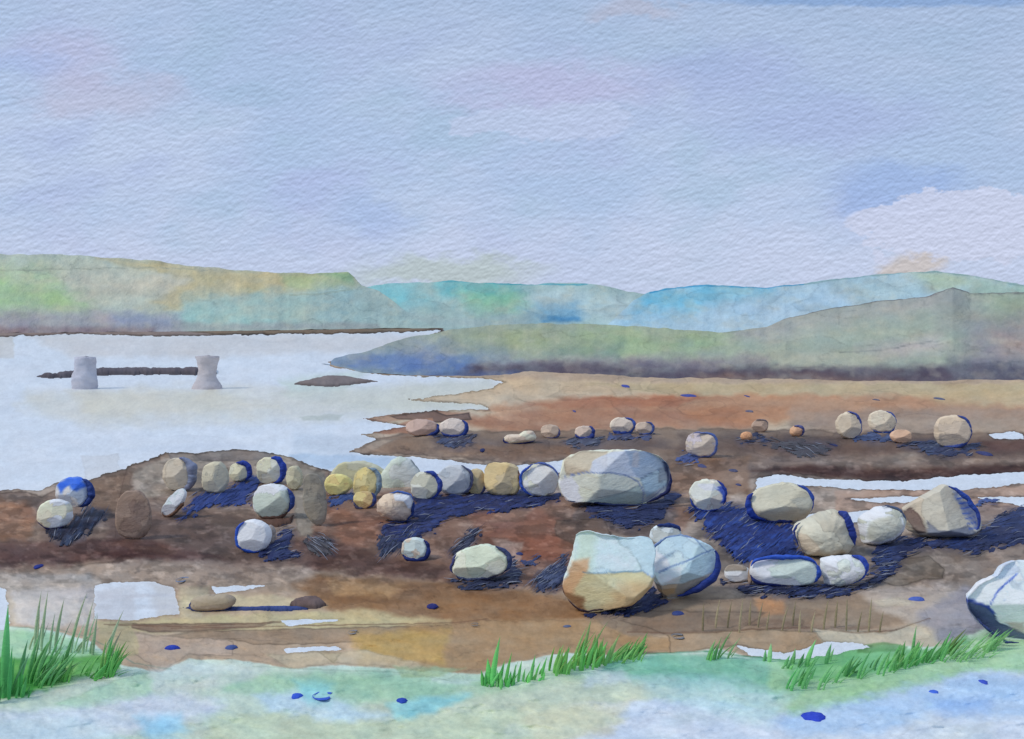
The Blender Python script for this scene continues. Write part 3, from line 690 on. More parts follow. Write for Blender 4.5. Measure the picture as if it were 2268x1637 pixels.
def lathe_post(name, cu, vtop, vbot, prof, label, c):
    """stump with a flared foot: rings of uneven radius"""
    Y = gY(vbot, 0)+.2; n = 28; k = 26
    t = np.linspace(0, 1, k)[:, None]; th = np.linspace(0, 2*np.pi, n, endpoint=False)[None]
    r = np.interp(t, [a for a, _ in prof], [b for _, b in prof])/FW*Y
    r = r*(1+(fbm(np.cos(th)*2+5+t*0, t*6+np.sin(th)*2, 5, 3)-.5)*.3)
    H = (vbot-vtop)/FW*Y*1.02
    cx = (cu-CX)/FW*Y
    x = cx+r*np.cos(th); y = Y+.7*r*np.sin(th); z = -.03+H*t+0*th+(fbm(np.cos(th)*3+4, np.sin(th)*3+t, 9, 3)-.5)*.12*t
    # cap
    x = np.concatenate([x, np.full((1, n), cx)]); y = np.concatenate([y, np.full((1, n), Y)]); z = np.concatenate([z, z[-1:]+.03])
    uu = x/y*FW+CX; vv = HZ-(z-CAMH)/y*FW
    p = Paint(uu, vv, c); p.blot(7, (20, 12), 15)
    o = make_mesh(name, np.stack([x, y, z], -1).reshape(-1, 3), grid_faces(k+1, n, True)[:, ::-1], p.albedo((.5,.54,.66)).reshape(-1, 3), np.stack([uu, vv, y], -1).reshape(-1, 3), M_stone)
    return tag(o, label, 'stump', group='stumps in the lagoon')
lathe_post('pier_stump', 188, 792, 862, [(0, 26), (.3, 28), (.6, 24), (1, 23)], 'grey washed stump standing through the left half of the mud bar', (144,148,170))
lathe_post('pier_stump', 459, 790, 862, [(0, 33), (.12, 30), (.4, 20), (.6, 20), (1, 26)], 'grey brown stump with flared foot at the right end of the mud bar', (146,146,162))

# ================================================================== STONES
STONES = []
def crescent(stone, cu, cv, rx, ry, Y, a0, a1, w, c=(36,62,150), off=1.05, rot=0., dy=0., name='shade_rim', Rf=None):
    """tapering blue band, the painted shade and outline strokes round the edge of a stone (angles in degrees, 0 = right, 90 = up)"""
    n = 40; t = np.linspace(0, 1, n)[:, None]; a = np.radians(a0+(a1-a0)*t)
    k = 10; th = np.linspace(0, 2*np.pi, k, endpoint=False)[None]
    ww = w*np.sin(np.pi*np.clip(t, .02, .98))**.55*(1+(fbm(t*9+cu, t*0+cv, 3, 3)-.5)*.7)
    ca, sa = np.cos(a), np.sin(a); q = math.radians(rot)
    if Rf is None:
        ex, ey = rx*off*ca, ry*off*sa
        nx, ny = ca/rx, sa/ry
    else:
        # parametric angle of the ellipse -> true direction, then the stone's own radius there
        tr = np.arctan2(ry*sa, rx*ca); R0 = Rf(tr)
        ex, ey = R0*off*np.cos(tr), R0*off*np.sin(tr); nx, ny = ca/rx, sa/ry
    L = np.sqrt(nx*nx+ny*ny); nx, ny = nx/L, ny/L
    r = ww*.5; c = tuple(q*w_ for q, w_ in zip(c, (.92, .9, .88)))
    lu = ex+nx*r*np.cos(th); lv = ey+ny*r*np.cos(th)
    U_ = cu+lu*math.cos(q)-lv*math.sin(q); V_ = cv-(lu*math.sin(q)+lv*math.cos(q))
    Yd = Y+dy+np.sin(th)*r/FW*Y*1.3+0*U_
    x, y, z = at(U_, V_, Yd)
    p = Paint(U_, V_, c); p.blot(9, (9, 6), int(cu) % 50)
    o = make_mesh(name, np.stack([x, y, z], -1).reshape(-1, 3), grid_faces(n, k, True), p.albedo((.5,.54,.66)).reshape(-1, 3), np.stack([U_, V_, Yd], -1).reshape(-1, 3), M_blue, stone)
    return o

E_ST = np.array([.58, .60, .68])
def stone(name, label, cu, cv, rx=0, ry=0, c1=(186,180,166), c2=(176,180,184), rot=0., sq=2.3, wob=.10, outline=None, patches=(), lines=(), planes=(), rim=(), thick=.85, split=.0, sink=.0, group=None, vb=None, hi=False, base_dark=True, dY=0.):
    rx, ry = rx*1.07, ry*1.06
    if not planes and rx > 15:
        rp = random.Random(int(cu*5+cv)); planes = [(rp.uniform(-.5,-.1), rp.uniform(-.6,-.3), -.76), (rp.uniform(.15,.45), rp.uniform(-.4,.2), -.78), (rp.uniform(-.4,.3), rp.uniform(.2,.5), -.8)]
    c1 = tuple(q+10 for q in c1); c2 = tuple(q+7 for q in c2)
    n = 120 if hi else 72; k = 84 if hi else 48
    th = np.linspace(0, 2*np.pi, n, endpoint=False)
    sd_ = int(cu*7+cv*13) % 997
    if outline is not None:
        O = np.asarray(outline, float); cu, cv = (O.min(0)+O.max(0))/2
        # radial function of the outline by ray casting
        R_ = np.zeros(n)
        for i, a in enumerate(th):
            dx, dy = math.cos(a), -math.sin(a); best = 1.
            for j in range(len(O)):
                p0 = O[j]-(cu, cv); p1 = O[(j+1) % len(O)]-(cu, cv); e = p1-p0
                den = dx*e[1]-dy*e[0]
                if abs(den) < 1e-9: continue
                t = (p0[0]*e[1]-p0[1]*e[0])/den; s_ = (p0[0]*dy-p0[1]*dx)/den
                if t > 0 and 0 <= s_ <= 1: best = max(best, t)
            R_[i] = best
        rx = (O[:, 0].max()-O[:, 0].min())/2; ry = (O[:, 1].max()-O[:, 1].min())/2
        R_ = (R_+.5*np.roll(R_, 1)+.5*np.roll(R_, -1))/2
        R_ = R_*(1+(fbm(np.cos(th)*5+7, np.sin(th)*5+sd_, 5, 4)-.5)*.06+(fbm(np.cos(th)*16+7, np.sin(th)*16+sd_, 35, 2)-.5)*.035)
    else:
        q = math.radians(rot); a = th-q
        R_ = (np.abs(np.cos(a)/rx)**sq+np.abs(np.sin(a)/ry)**sq)**(-1/sq)
        R_ = R_*(1+(fbm(np.cos(th)*1.6+3, np.sin(th)*1.6+sd_, 5, 3)-.5)*wob*2+(fbm(np.cos(th)*7+3, np.sin(th)*7+sd_, 25, 2)-.5)*.07)
    ph = np.linspace(.0, np.pi, k)[:, None]
    s = np.sin(ph)**.86
    U_ = cu+s*R_[None]*np.cos(th)[None]; V_ = cv-s*R_[None]*np.sin(th)[None]
    vbot = cv+np.max(R_*-np.sin(th)) if vb is None else vb
    g = gz(cu, vbot); Yg = gY(vbot, g)
    D = thick*(rx*ry)**.5/FW*Yg if rx < 2.2*ry else thick*ry*1.35/FW*Yg
    D = min(D, .9*max(rx, ry)/FW*Yg)
    Yc = Yg+D*.15+dY
    yl = -np.cos(ph)*D+0*U_           # front is negative
    yl = yl+(fbm(U_/max(rx, 8)*1.3+sd_, V_/max(ry, 8)*1.3, 11, 4)-.5)*D*.45*np.sin(ph)**.5
    for (a_, b_, c_) in planes:       # cut flat faces: the surface may not come nearer than the plane
        pl = (a_*(U_-cu)/rx+b_*(V_-cv)/ry+c_)*D
        yl = np.where(np.cos(ph) > -.05, np.maximum(yl, pl), yl)
    Yd = Yc+yl
    x, y, z = at(U_, V_, Yc); y = Yd   # keep thickness real: move straight back and forth
    x = x+0*Yd
    p = Paint(U_, V_, c1)
    nn = fbm(U_/rx*1.1+sd_, V_/ry*1.1, 15, 4)
    k2 = sstep(nn+(U_-cu)/rx*.18, .5+split, .53+split)
    p.c = p.c*(1-k2[..., None])+np.asarray(c2, float)*k2[..., None]
    ed = np.exp(-((nn+(U_-cu)/rx*.18-.515-split)/.012)**2); p.c *= (1-.14*ed)[..., None]
    for a in patches: p.wash(*a)
    for a in lines: p.line(*a)
    p.blot(4, (22, 14), sd_ % 80); p.bloom(.10, (50, 32), sd_ % 60+7, (.5,), 5.)
    o = make_mesh(name, np.stack([x, y, z], -1).reshape(-1, 3), grid_faces(k, n, True)[:, ::-1], p.albedo(E_ST).reshape(-1, 3),
                  np.stack([U_, V_, np.full_like(U_, Yc)], -1).reshape(-1, 3), M_stone)
    tag(o, label, name, group)
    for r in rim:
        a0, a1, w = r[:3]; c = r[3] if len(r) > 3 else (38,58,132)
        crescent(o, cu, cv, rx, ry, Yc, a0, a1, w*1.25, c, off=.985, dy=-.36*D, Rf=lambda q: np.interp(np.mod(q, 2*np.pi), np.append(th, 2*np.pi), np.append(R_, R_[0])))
    return o

NAVY = (30,44,110); BLU = (40,72,170); SLB = (80,98,150)
GB = 'small stones along the far mud bank'; GL = 'stones in the left cluster'; GC = 'stones in the centre row'; GR = 'oval stones in the right cluster'
# --- back row
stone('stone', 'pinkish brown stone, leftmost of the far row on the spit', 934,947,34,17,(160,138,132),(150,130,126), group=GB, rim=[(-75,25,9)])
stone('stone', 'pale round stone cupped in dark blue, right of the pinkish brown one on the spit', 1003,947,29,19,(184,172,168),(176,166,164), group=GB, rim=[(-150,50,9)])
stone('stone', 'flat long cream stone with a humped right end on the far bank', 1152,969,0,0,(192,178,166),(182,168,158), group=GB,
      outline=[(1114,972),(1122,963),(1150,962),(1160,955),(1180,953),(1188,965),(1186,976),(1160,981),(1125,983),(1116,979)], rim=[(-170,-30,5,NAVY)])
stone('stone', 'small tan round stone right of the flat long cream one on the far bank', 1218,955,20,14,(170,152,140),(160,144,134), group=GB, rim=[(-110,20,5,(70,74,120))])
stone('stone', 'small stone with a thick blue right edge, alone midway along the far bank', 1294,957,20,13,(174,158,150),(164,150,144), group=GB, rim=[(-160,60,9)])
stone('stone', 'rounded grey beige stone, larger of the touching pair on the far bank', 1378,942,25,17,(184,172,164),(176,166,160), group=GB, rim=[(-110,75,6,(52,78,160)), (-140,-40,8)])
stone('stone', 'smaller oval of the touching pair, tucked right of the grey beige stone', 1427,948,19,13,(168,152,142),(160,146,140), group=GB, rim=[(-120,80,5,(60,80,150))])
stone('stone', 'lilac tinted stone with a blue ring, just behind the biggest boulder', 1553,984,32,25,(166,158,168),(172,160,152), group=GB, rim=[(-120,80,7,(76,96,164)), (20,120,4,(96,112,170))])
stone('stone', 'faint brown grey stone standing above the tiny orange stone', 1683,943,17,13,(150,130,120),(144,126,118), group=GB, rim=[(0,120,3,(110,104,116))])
stone('stone', 'tiny orange stone beside a blue shade patch on the far bank', 1653,966,12,9,(178,134,104),(168,124,98), group=GB)
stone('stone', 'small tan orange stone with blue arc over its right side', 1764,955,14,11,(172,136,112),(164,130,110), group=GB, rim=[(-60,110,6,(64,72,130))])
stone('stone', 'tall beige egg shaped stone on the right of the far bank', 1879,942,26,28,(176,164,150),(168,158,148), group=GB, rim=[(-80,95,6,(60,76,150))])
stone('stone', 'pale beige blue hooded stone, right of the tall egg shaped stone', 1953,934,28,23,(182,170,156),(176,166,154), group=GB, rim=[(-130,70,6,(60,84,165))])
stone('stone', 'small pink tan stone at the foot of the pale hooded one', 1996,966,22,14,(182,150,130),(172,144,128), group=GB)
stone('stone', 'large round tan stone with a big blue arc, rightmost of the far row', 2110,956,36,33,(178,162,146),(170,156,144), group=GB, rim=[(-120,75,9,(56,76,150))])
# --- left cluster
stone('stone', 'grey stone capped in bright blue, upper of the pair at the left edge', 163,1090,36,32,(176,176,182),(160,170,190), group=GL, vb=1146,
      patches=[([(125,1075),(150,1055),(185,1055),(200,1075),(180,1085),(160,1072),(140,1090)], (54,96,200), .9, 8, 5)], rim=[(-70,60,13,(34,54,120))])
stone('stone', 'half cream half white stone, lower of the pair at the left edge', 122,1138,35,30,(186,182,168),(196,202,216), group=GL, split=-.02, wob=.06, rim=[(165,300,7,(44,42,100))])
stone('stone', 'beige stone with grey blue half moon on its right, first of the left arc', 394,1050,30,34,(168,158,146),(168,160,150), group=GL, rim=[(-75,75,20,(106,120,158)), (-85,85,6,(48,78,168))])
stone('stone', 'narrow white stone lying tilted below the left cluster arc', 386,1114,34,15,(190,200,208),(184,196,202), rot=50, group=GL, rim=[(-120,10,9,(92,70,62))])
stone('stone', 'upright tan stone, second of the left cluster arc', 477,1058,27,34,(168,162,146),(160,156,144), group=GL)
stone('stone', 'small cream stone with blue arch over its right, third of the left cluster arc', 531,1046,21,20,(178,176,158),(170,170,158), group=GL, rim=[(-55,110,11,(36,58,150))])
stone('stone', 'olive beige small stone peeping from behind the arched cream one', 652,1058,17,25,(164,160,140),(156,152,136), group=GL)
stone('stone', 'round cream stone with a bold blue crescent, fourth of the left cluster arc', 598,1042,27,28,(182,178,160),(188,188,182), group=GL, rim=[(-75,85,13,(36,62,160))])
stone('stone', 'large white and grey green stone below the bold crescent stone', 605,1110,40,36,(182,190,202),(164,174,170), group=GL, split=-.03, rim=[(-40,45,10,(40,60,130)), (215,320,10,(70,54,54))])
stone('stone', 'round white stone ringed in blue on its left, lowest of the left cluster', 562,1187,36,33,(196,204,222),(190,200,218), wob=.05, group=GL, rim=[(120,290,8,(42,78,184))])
stone('stone', 'small brown grey stone pressed against the lowest white stone', 597,1184,13,20,(142,136,138),(128,120,120), group=GL)
stone('boulder', 'mud coloured upright boulder with a dark outline left of the tilted white stone', 296,1140,38,52,(124,106,98),(116,98,92), group=GL, thick=.3)
stone('boulder', 'tall olive grey slab at the right end of the left cluster', 697,1106,24,56,(124,118,110),(116,112,108), rot=8, group=GL, thick=.3)
# --- centre row
stone('boulder', 'olive grey dome behind the two ochre stones', 795,1066,62,42,(156,154,130),(160,160,146), group=GC, thick=.4, vb=1080)
stone('stone', 'ochre stone, left of the two in front of the olive dome', 750,1073,28,22,(192,172,118),(182,164,116), group=GC)
stone('stone', 'ochre stone with a blue outlined sliver at its right side', 811,1070,27,32,(184,168,118),(174,164,124), group=GC, rim=[(-75,75,12,(104,130,160)), (-85,85,4,(50,84,170))])
stone('stone', 'small yellow tan stone below the two ochre ones', 806,1107,22,18,(186,170,122),(172,150,112), group=GC, rim=[(-70,50,7,(46,60,120)), (190,270,5,(70,74,110))])
stone('boulder', 'grey green translucent looking stone with a pointed top, behind the pink stone', 888,1050,0,0,(166,176,172),(172,178,182), group=GC, thick=.4, vb=1078,
      outline=[(842,1052),(868,1018),(886,1010),(912,1018),(930,1042),(934,1070),(925,1095),(850,1095)], lines=[([(905,1012),(928,1040),(932,1062)], (96,104,112), 1.6, .7)])
stone('stone', 'pinkish brown stone with white top standing in front of the centre row', 876,1122,0,0,(180,164,150),(170,154,144), group=GC, hi=True,
      outline=[(836,1112),(850,1096),(880,1088),(910,1094),(917,1112),(913,1140),(902,1154),(870,1154),(845,1144),(834,1130)],
      patches=[([(870,1090),(912,1092),(914,1125),(904,1120),(898,1106),(880,1104)], (196,202,216), .9, 2, 4, .1)], rim=[(20,110,4,(70,100,180)), (-60,20,6,(36,54,120))])
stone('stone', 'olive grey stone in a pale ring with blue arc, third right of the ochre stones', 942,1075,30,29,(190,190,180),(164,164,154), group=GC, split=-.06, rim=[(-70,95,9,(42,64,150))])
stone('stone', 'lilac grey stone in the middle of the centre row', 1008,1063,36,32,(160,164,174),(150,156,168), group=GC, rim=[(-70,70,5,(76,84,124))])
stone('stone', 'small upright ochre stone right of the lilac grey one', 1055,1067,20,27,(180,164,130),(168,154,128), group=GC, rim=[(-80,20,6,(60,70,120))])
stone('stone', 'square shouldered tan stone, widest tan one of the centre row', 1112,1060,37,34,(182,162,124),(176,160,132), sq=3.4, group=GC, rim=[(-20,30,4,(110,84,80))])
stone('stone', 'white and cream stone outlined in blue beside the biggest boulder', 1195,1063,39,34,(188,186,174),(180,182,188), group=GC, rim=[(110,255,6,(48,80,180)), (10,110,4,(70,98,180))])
# --- big boulders
def z3(L): return [(x*.277+1179, y*.277+952) for x, y in L]
def z4(L): return [(x*.32+1542, y*.32+998) for x, y in L]
stone('boulder', 'biggest boulder, long pale faceted block in the middle of the beach', 0,0, outline=z3([(205,400),(225,330),(250,235),(300,205),(390,168),(560,162),(830,158),(930,180),(1000,210),(1105,280),(1112,400),(1085,500),(980,560),(870,604),(650,604),(400,575),(280,578),(228,500)]),
  hi=True, c1=(190,188,174), c2=(184,186,178), thick=.95, planes=[(-.10,-.55,-.66),(.6,-.12,-.36),(-.05,.06,-.82),(.45,.4,-.55),(-.5,-.05,-.7)],
  patches=[(z3([(250,235),(390,168),(600,165),(580,300),(400,322),(260,350)]), (176,164,148), .9, 2, 3, .15),
           (z3([(480,240),(620,170),(830,160),(860,380),(740,350),(600,320),(440,320)]), (176,184,206), .85, 3, 3),
           (z3([(740,160),(930,180),(1105,280),(1000,330),(860,385),(800,330)]), (146,162,186), .9, 3, 4),
           (z3([(800,180),(850,170),(850,300),(790,290)]), (170,168,178), .7, 3, 3),
           (z3([(860,385),(1000,330),(1105,280),(1112,400),(1080,450),(900,540),(880,450)]), (150,172,192), .9, 3, 3, .1),
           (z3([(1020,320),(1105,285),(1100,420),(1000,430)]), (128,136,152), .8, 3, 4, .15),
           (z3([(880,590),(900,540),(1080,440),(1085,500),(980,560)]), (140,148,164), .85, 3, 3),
           (z3([(205,400),(300,360),(360,440),(380,560),(280,578),(228,500)]), (200,206,224), .9, 5, 5),
           (z3([(540,525),(700,490),(840,440),(878,500),(868,604),(650,604),(420,570),(400,540)]), (160,174,174), .9, 3, 4, .1),
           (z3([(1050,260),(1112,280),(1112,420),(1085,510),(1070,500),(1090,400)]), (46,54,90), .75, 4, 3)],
  lines=[(z3([(250,358),(400,324),(600,325),(750,355),(840,405),(885,490),(880,590)]), (86,104,156), 1.6, .75),
         (z3([(860,385),(1000,330),(1100,278)]), (88,104,132), 1.5, .7), (z3([(500,522),(700,490),(840,440)]), (110,120,130), 1.2, .6),
         (z3([(900,585),(960,540),(1080,440)]), (90,100,140), 1.3, .6)], rim=[(-58,8,7,(26,36,86)), (-135,-62,5,(34,44,84))])
stone('stone', 'pale wedge of stone half hidden behind the two front boulders', 1474,1186,34,22,(176,190,204),(160,166,170), group=None, rim=[(25,120,9,(34,50,110))], vb=1235)
stone('boulder', 'squarish front boulder, blue grey above and ochre below', 0,0, outline=z3([(352,832),(450,818),(600,845),(800,872),(880,862),(960,870),(985,960),(975,1150),(950,1240),(880,1320),(790,1392),(600,1430),(450,1452),(385,1458),(300,1390),(240,1290),(260,1180),(310,1040)]),
  hi=True, c1=(170,188,196), c2=(162,182,196), thick=.9, planes=[(0,-.65,-.45),(-.02,.25,-.82),(-.6,.2,-.62)],
  patches=[(z3([(350,820),(500,830),(480,1100),(340,1110)]), (172,188,178), .8, 30, 8),
           (z3([(240,1290),(300,1120),(420,1112),(560,1118),(870,1102),(990,1170),(950,1240),(790,1392),(385,1458)]), (184,178,148), 1, 3, 4, .1),
           (z3([(240,1250),(320,1040),(460,1010),(440,1100),(390,1160),(320,1300),(260,1330)]), (186,148,118), .85, 10, 6),
           (z3([(680,1180),(990,1160),(950,1260),(800,1392),(480,1440),(620,1330)]), (172,144,112), .75, 30, 8),
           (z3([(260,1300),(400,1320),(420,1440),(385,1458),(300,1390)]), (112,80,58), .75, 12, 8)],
  lines=[(z3([(400,1115),(560,1112),(870,1102)]), (96,124,150), 1.6, .7), (z3([(870,1102),(960,1150),(985,1180)]), (110,130,170), 1.4, .6), (z3([(240,1260),(260,1340),(385,1462),(500,1450)]), (52,40,50), 2.2, .8)],
  rim=[(-95,-32,13,(28,38,88)), (-140,-95,4,(50,40,52))])
stone('boulder', 'rounded blue grey boulder with a ridge line, right of the squarish front one', 0,0, outline=z3([(926,1040),(940,955),(1050,872),(1180,835),(1290,858),(1430,925),(1492,1010),(1485,1110),(1450,1190),(1330,1270),(1200,1325),(1080,1335),(1005,1290),(965,1190)]),
  hi=True, c1=(168,186,204), c2=(162,182,198), thick=.95, planes=[(-.35,-.55,-.58),(.45,-.2,-.62),(.2,.5,-.66)],
  patches=[(z3([(926,1000),(980,950),(1060,1010),(1100,1080),(1000,1110),(950,1120)]), (196,202,220), .9, 3, 4, .08),
           (z3([(980,1200),(1000,1110),(1160,1070),(1170,1190)]), (188,198,206), .8, 4, 4),
           (z3([(1160,1100),(1230,1030),(1440,960),(1490,1050),(1450,1110),(1200,1200),(1160,1180)]), (148,172,190), .85, 4, 4, .1),
           (z3([(970,1205),(1180,1200),(1450,1110),(1450,1190),(1200,1325),(1080,1335),(1000,1290)]), (142,134,130), .95, 3, 4, .12),
           (z3([(985,1240),(1140,1235),(1130,1290),(1050,1310)]), (176,142,104), .7, 8, 6),
           (z3([(1000,1205),(1150,1205),(1140,1240),(1040,1240)]), (190,170,150), .7, 3, 3)],
  lines=[(z3([(1000,1115),(1100,1070),(1200,1028),(1320,980),(1440,950)]), (78,102,150), 1.7, .75), (z3([(1290,860),(1350,920),(1400,970)]), (84,108,156), 1.4, .6), (z3([(935,960),(1050,872),(1180,838),(1290,858)]), (80,100,150), 1.8, .7)],
  rim=[(-100,28,14,(34,52,130)), (120,200,5,(84,110,170))])
# --- right side
stone('stone', 'white stone with blue marks on its upper right, between biggest boulder and grey oval', 1567,1096,37,33,(190,186,180),(182,176,170), group=GR, hi=True,
      patches=[([(1580,1075),(1612,1072),(1612,1110),(1590,1110),(1598,1092)], (44,72,170), .85, 5, 6), ([(1545,1072),(1580,1068),(1592,1080),(1560,1084)], (196,204,222), .8, 4, 4)], rim=[(-40,60,7,(38,60,150)), (190,320,5,(44,66,150))])
stone('stone', 'wide grey beige oval with blue on both ends, rearmost of the right cluster', 1728,1113,66,40,(172,168,154),(162,162,154), group=GR, rot=3, patches=[([(1665,1125),(1720,1130),(1790,1125),(1790,1150),(1680,1160)], (160,146,126), .7, 14, 8)],
      rim=[(-50,60,9,(46,72,160)), (150,250,12,(38,60,150)), (230,300,7,NAVY)])
stone('stone', 'broad beige grey stone with a thick blue right side, centre of the right cluster', 1818,1180,0,0,(172,170,160),(164,160,150), group=GR, hi=True,
      outline=z4([(672,560),(700,510),(760,480),(860,430),(960,410),(1030,440),(1075,560),(1090,650),(1040,710),(900,728),(760,715),(700,650)]),
      patches=[(z4([(690,560),(740,560),(800,620),(820,690),(740,690),(700,640)]), (186,174,160), .85, 3, 4, .1)], rim=[(-35,62,20,(36,56,140)), (150,215,5,(50,64,130))])
stone('stone', 'white rimmed grey oval behind the broad beige stone', 1944,1164,0,0,(190,196,206),(166,168,160), group=GR, hi=True,
      outline=z4([(1125,480),(1180,430),(1250,390),(1330,380),(1410,410),(1450,480),(1420,560),(1340,620),(1230,655),(1150,640),(1130,560)]),
      patches=[(z4([(1170,480),(1280,430),(1370,430),(1400,500),(1340,570),(1220,610),(1150,600)]), (168,168,158), .85, 10, 6)], rim=[(-20,90,6,(70,84,120)), (-90,-10,14,(96,100,118))])
stone('boulder', 'pointed brown grey boulder with blue hatched right side, behind the right cluster', 0,0, group=GR, hi=True, c1=(166,156,144), c2=(168,164,156),
      outline=z4([(1420,410),(1470,380),(1600,310),(1735,235),(1800,265),(1880,330),(1950,430),(1965,530),(1900,590),(1700,600),(1560,590),(1470,560),(1440,490)]),
      planes=[(-.5,-.4,-.55),(.5,-.45,-.5)],
      patches=[(z4([(1420,420),(1480,380),(1520,430),(1560,540),(1520,570),(1470,520)]), (108,92,88), .9, 4, 4, .2),
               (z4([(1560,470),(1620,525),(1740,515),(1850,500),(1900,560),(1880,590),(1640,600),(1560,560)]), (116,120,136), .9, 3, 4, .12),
               (z4([(1780,290),(1900,360),(1960,480),(1900,540),(1860,470),(1820,380)]), (66,90,160), .5, 12, 10)],
      lines=[(z4([(1760,250),(1850,300)]), (44,70,140), 3, .8)]+[(z4([(1800+8*i, 330+32*i), (1870+10*i, 320+34*i)]), (50,80,168), 1.6, .8) for i in range(7)],
      rim=[(-40,78,10,(44,70,160))])
stone('stone', 'long white capsule stone at the front of the right cluster', 1737,1265,73,29,(190,200,214),(172,184,184), group=GR, sq=2.8, rim=[(20,160,8,(44,80,190)), (-50,25,10,(42,72,170)), (-165,-50,8,NAVY)])
stone('stone', 'small white stone end left of the long capsule stone', 1633,1270,27,18,(190,200,210),(180,192,200), group=GR, patches=[([(1590,1245),(1660,1245),(1650,1262),(1600,1264)], (124,112,104), .9, 4, 4, .2)])
stone('root', 'brown twig shaped ridge between the small white end and the long capsule stone', 1664,1268,6,26,(126,108,98),(110,92,84), rot=-8, group=None)
stone('stone', 'pale oval stone with blue right side, front right of the right cluster', 1867,1263,0,0,(190,198,204),(180,186,184), group=GR, hi=True,
      outline=z4([(858,750),(930,730),(1060,722),(1140,740),(1180,800),(1150,870),(1080,915),(960,940),(890,925),(868,850)]), rim=[(-75,70,13,(40,68,170)), (-120,-70,6,(52,74,130))])
def zc(L): return z4(L)
stone('boulder', 'white faceted boulder cut off by the right edge of the picture', 0,0, hi=True, c1=(186,196,216), c2=(178,188,204), thick=.8, planes=[(-.62,-.35,-.42),(-.5,.5,-.38),(.1,.1,-.8)],
      outline=zc([(1882,1045),(1920,990),(1985,930),(2085,872),(2130,800),(2210,764),(2330,770),(2520,800),(2650,900),(2700,1060),(2640,1240),(2400,1330),(2150,1330),(2040,1265),(1960,1190),(1905,1100)]),
      patches=[(zc([(1790,960),(1930,850),(1980,860),(1940,960),(1880,1045)]), (158,172,206), .9, 5, 5, .1),
               (zc([(1900,1040),(1980,950),(2110,890),(2160,900),(2025,1080)]), (202,206,220), .95, 3, 3, .08),
               (zc([(2100,800),(2200,765),(2240,830),(2120,890),(2060,880)]), (172,182,206), .9, 3, 3, .1),
               (zc([(2050,1090),(2400,900),(2700,1000),(2640,1260),(2270,1260),(2150,1200)]), (190,192,204), .8, 14, 8),
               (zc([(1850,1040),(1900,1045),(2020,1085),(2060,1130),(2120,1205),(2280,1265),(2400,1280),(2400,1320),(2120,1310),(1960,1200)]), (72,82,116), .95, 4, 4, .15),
               (zc([(2150,1200),(2260,1180),(2280,1262),(2200,1245)]), (150,132,130), .6, 8, 6)],
      lines=[(zc([(2020,1080),(2080,980),(2210,850)]), (60,84,170), 1.8, .85), (zc([(1900,1045),(1960,1062),(2022,1084),(2060,1130)]), (40,58,140), 3., .85), (zc([(1880,980),(1920,900)]), (110,120,160), 1.3, .6)],
      rim=[(205,262,6,(48,62,120))])
# --- centre foreground
stone('stone', 'small pale blue grey stone in a thick navy cup, below the centre row', 919,1216,28,23,(178,166,156),(172,184,188), group=None, split=-.05, rim=[(-150,50,10,(30,44,110))])
stone('stone', 'pale green white egg stone resting alone left of the front boulders', 1063,1246,60,36,(188,192,176),(176,186,174), rot=8, sq=2.1, hi=True, rim=[(-55,60,10,(52,64,110)), (150,215,5,(54,62,120)), (220,330,8,(58,66,104))])
stone('stone', 'flat brown grey stone lying in the pale puddle at lower left', 0,0, outline=[(418,1338),(428,1324),(460,1317),(500,1316),(524,1324),(520,1338),(505,1348),(460,1352),(424,1350)], c1=(138,126,112), c2=(132,120,110), rim=[(180,320,7,(54,70,130))])

# --- low dark lumps and the long blue streak in the puddle
mound('mud_lump', [(640,1342),(660,1330),(700,1326),(725,1342),(700,1350),(650,1350)], 'dark brown mud lump at the right end of the blue streak in the puddle', 'mud lump', (98,84,88), hgt=.06, smoothw=6)
mound('blue_streak', [(405,1346),(450,1346),(560,1346),(650,1344),(690,1350),(640,1355),(520,1353),(430,1352)], 'long thin blue streak under the flat brown stone in the puddle', 'brushwork', (52,68,128), hgt=.03, mat=M_blue, smoothw=4, jag=1.5)  # painted blue line, raised as a low strip
mound('mud_ridge', [(556,1150),(575,1152),(600,1153),(640,1150),(652,1140),(645,1160),(615,1168),(580,1164)], 'dark brown ridge under the large white and grey green stone', 'mud ridge', (84,64,60), hgt=.05, smoothw=5, jag=2)

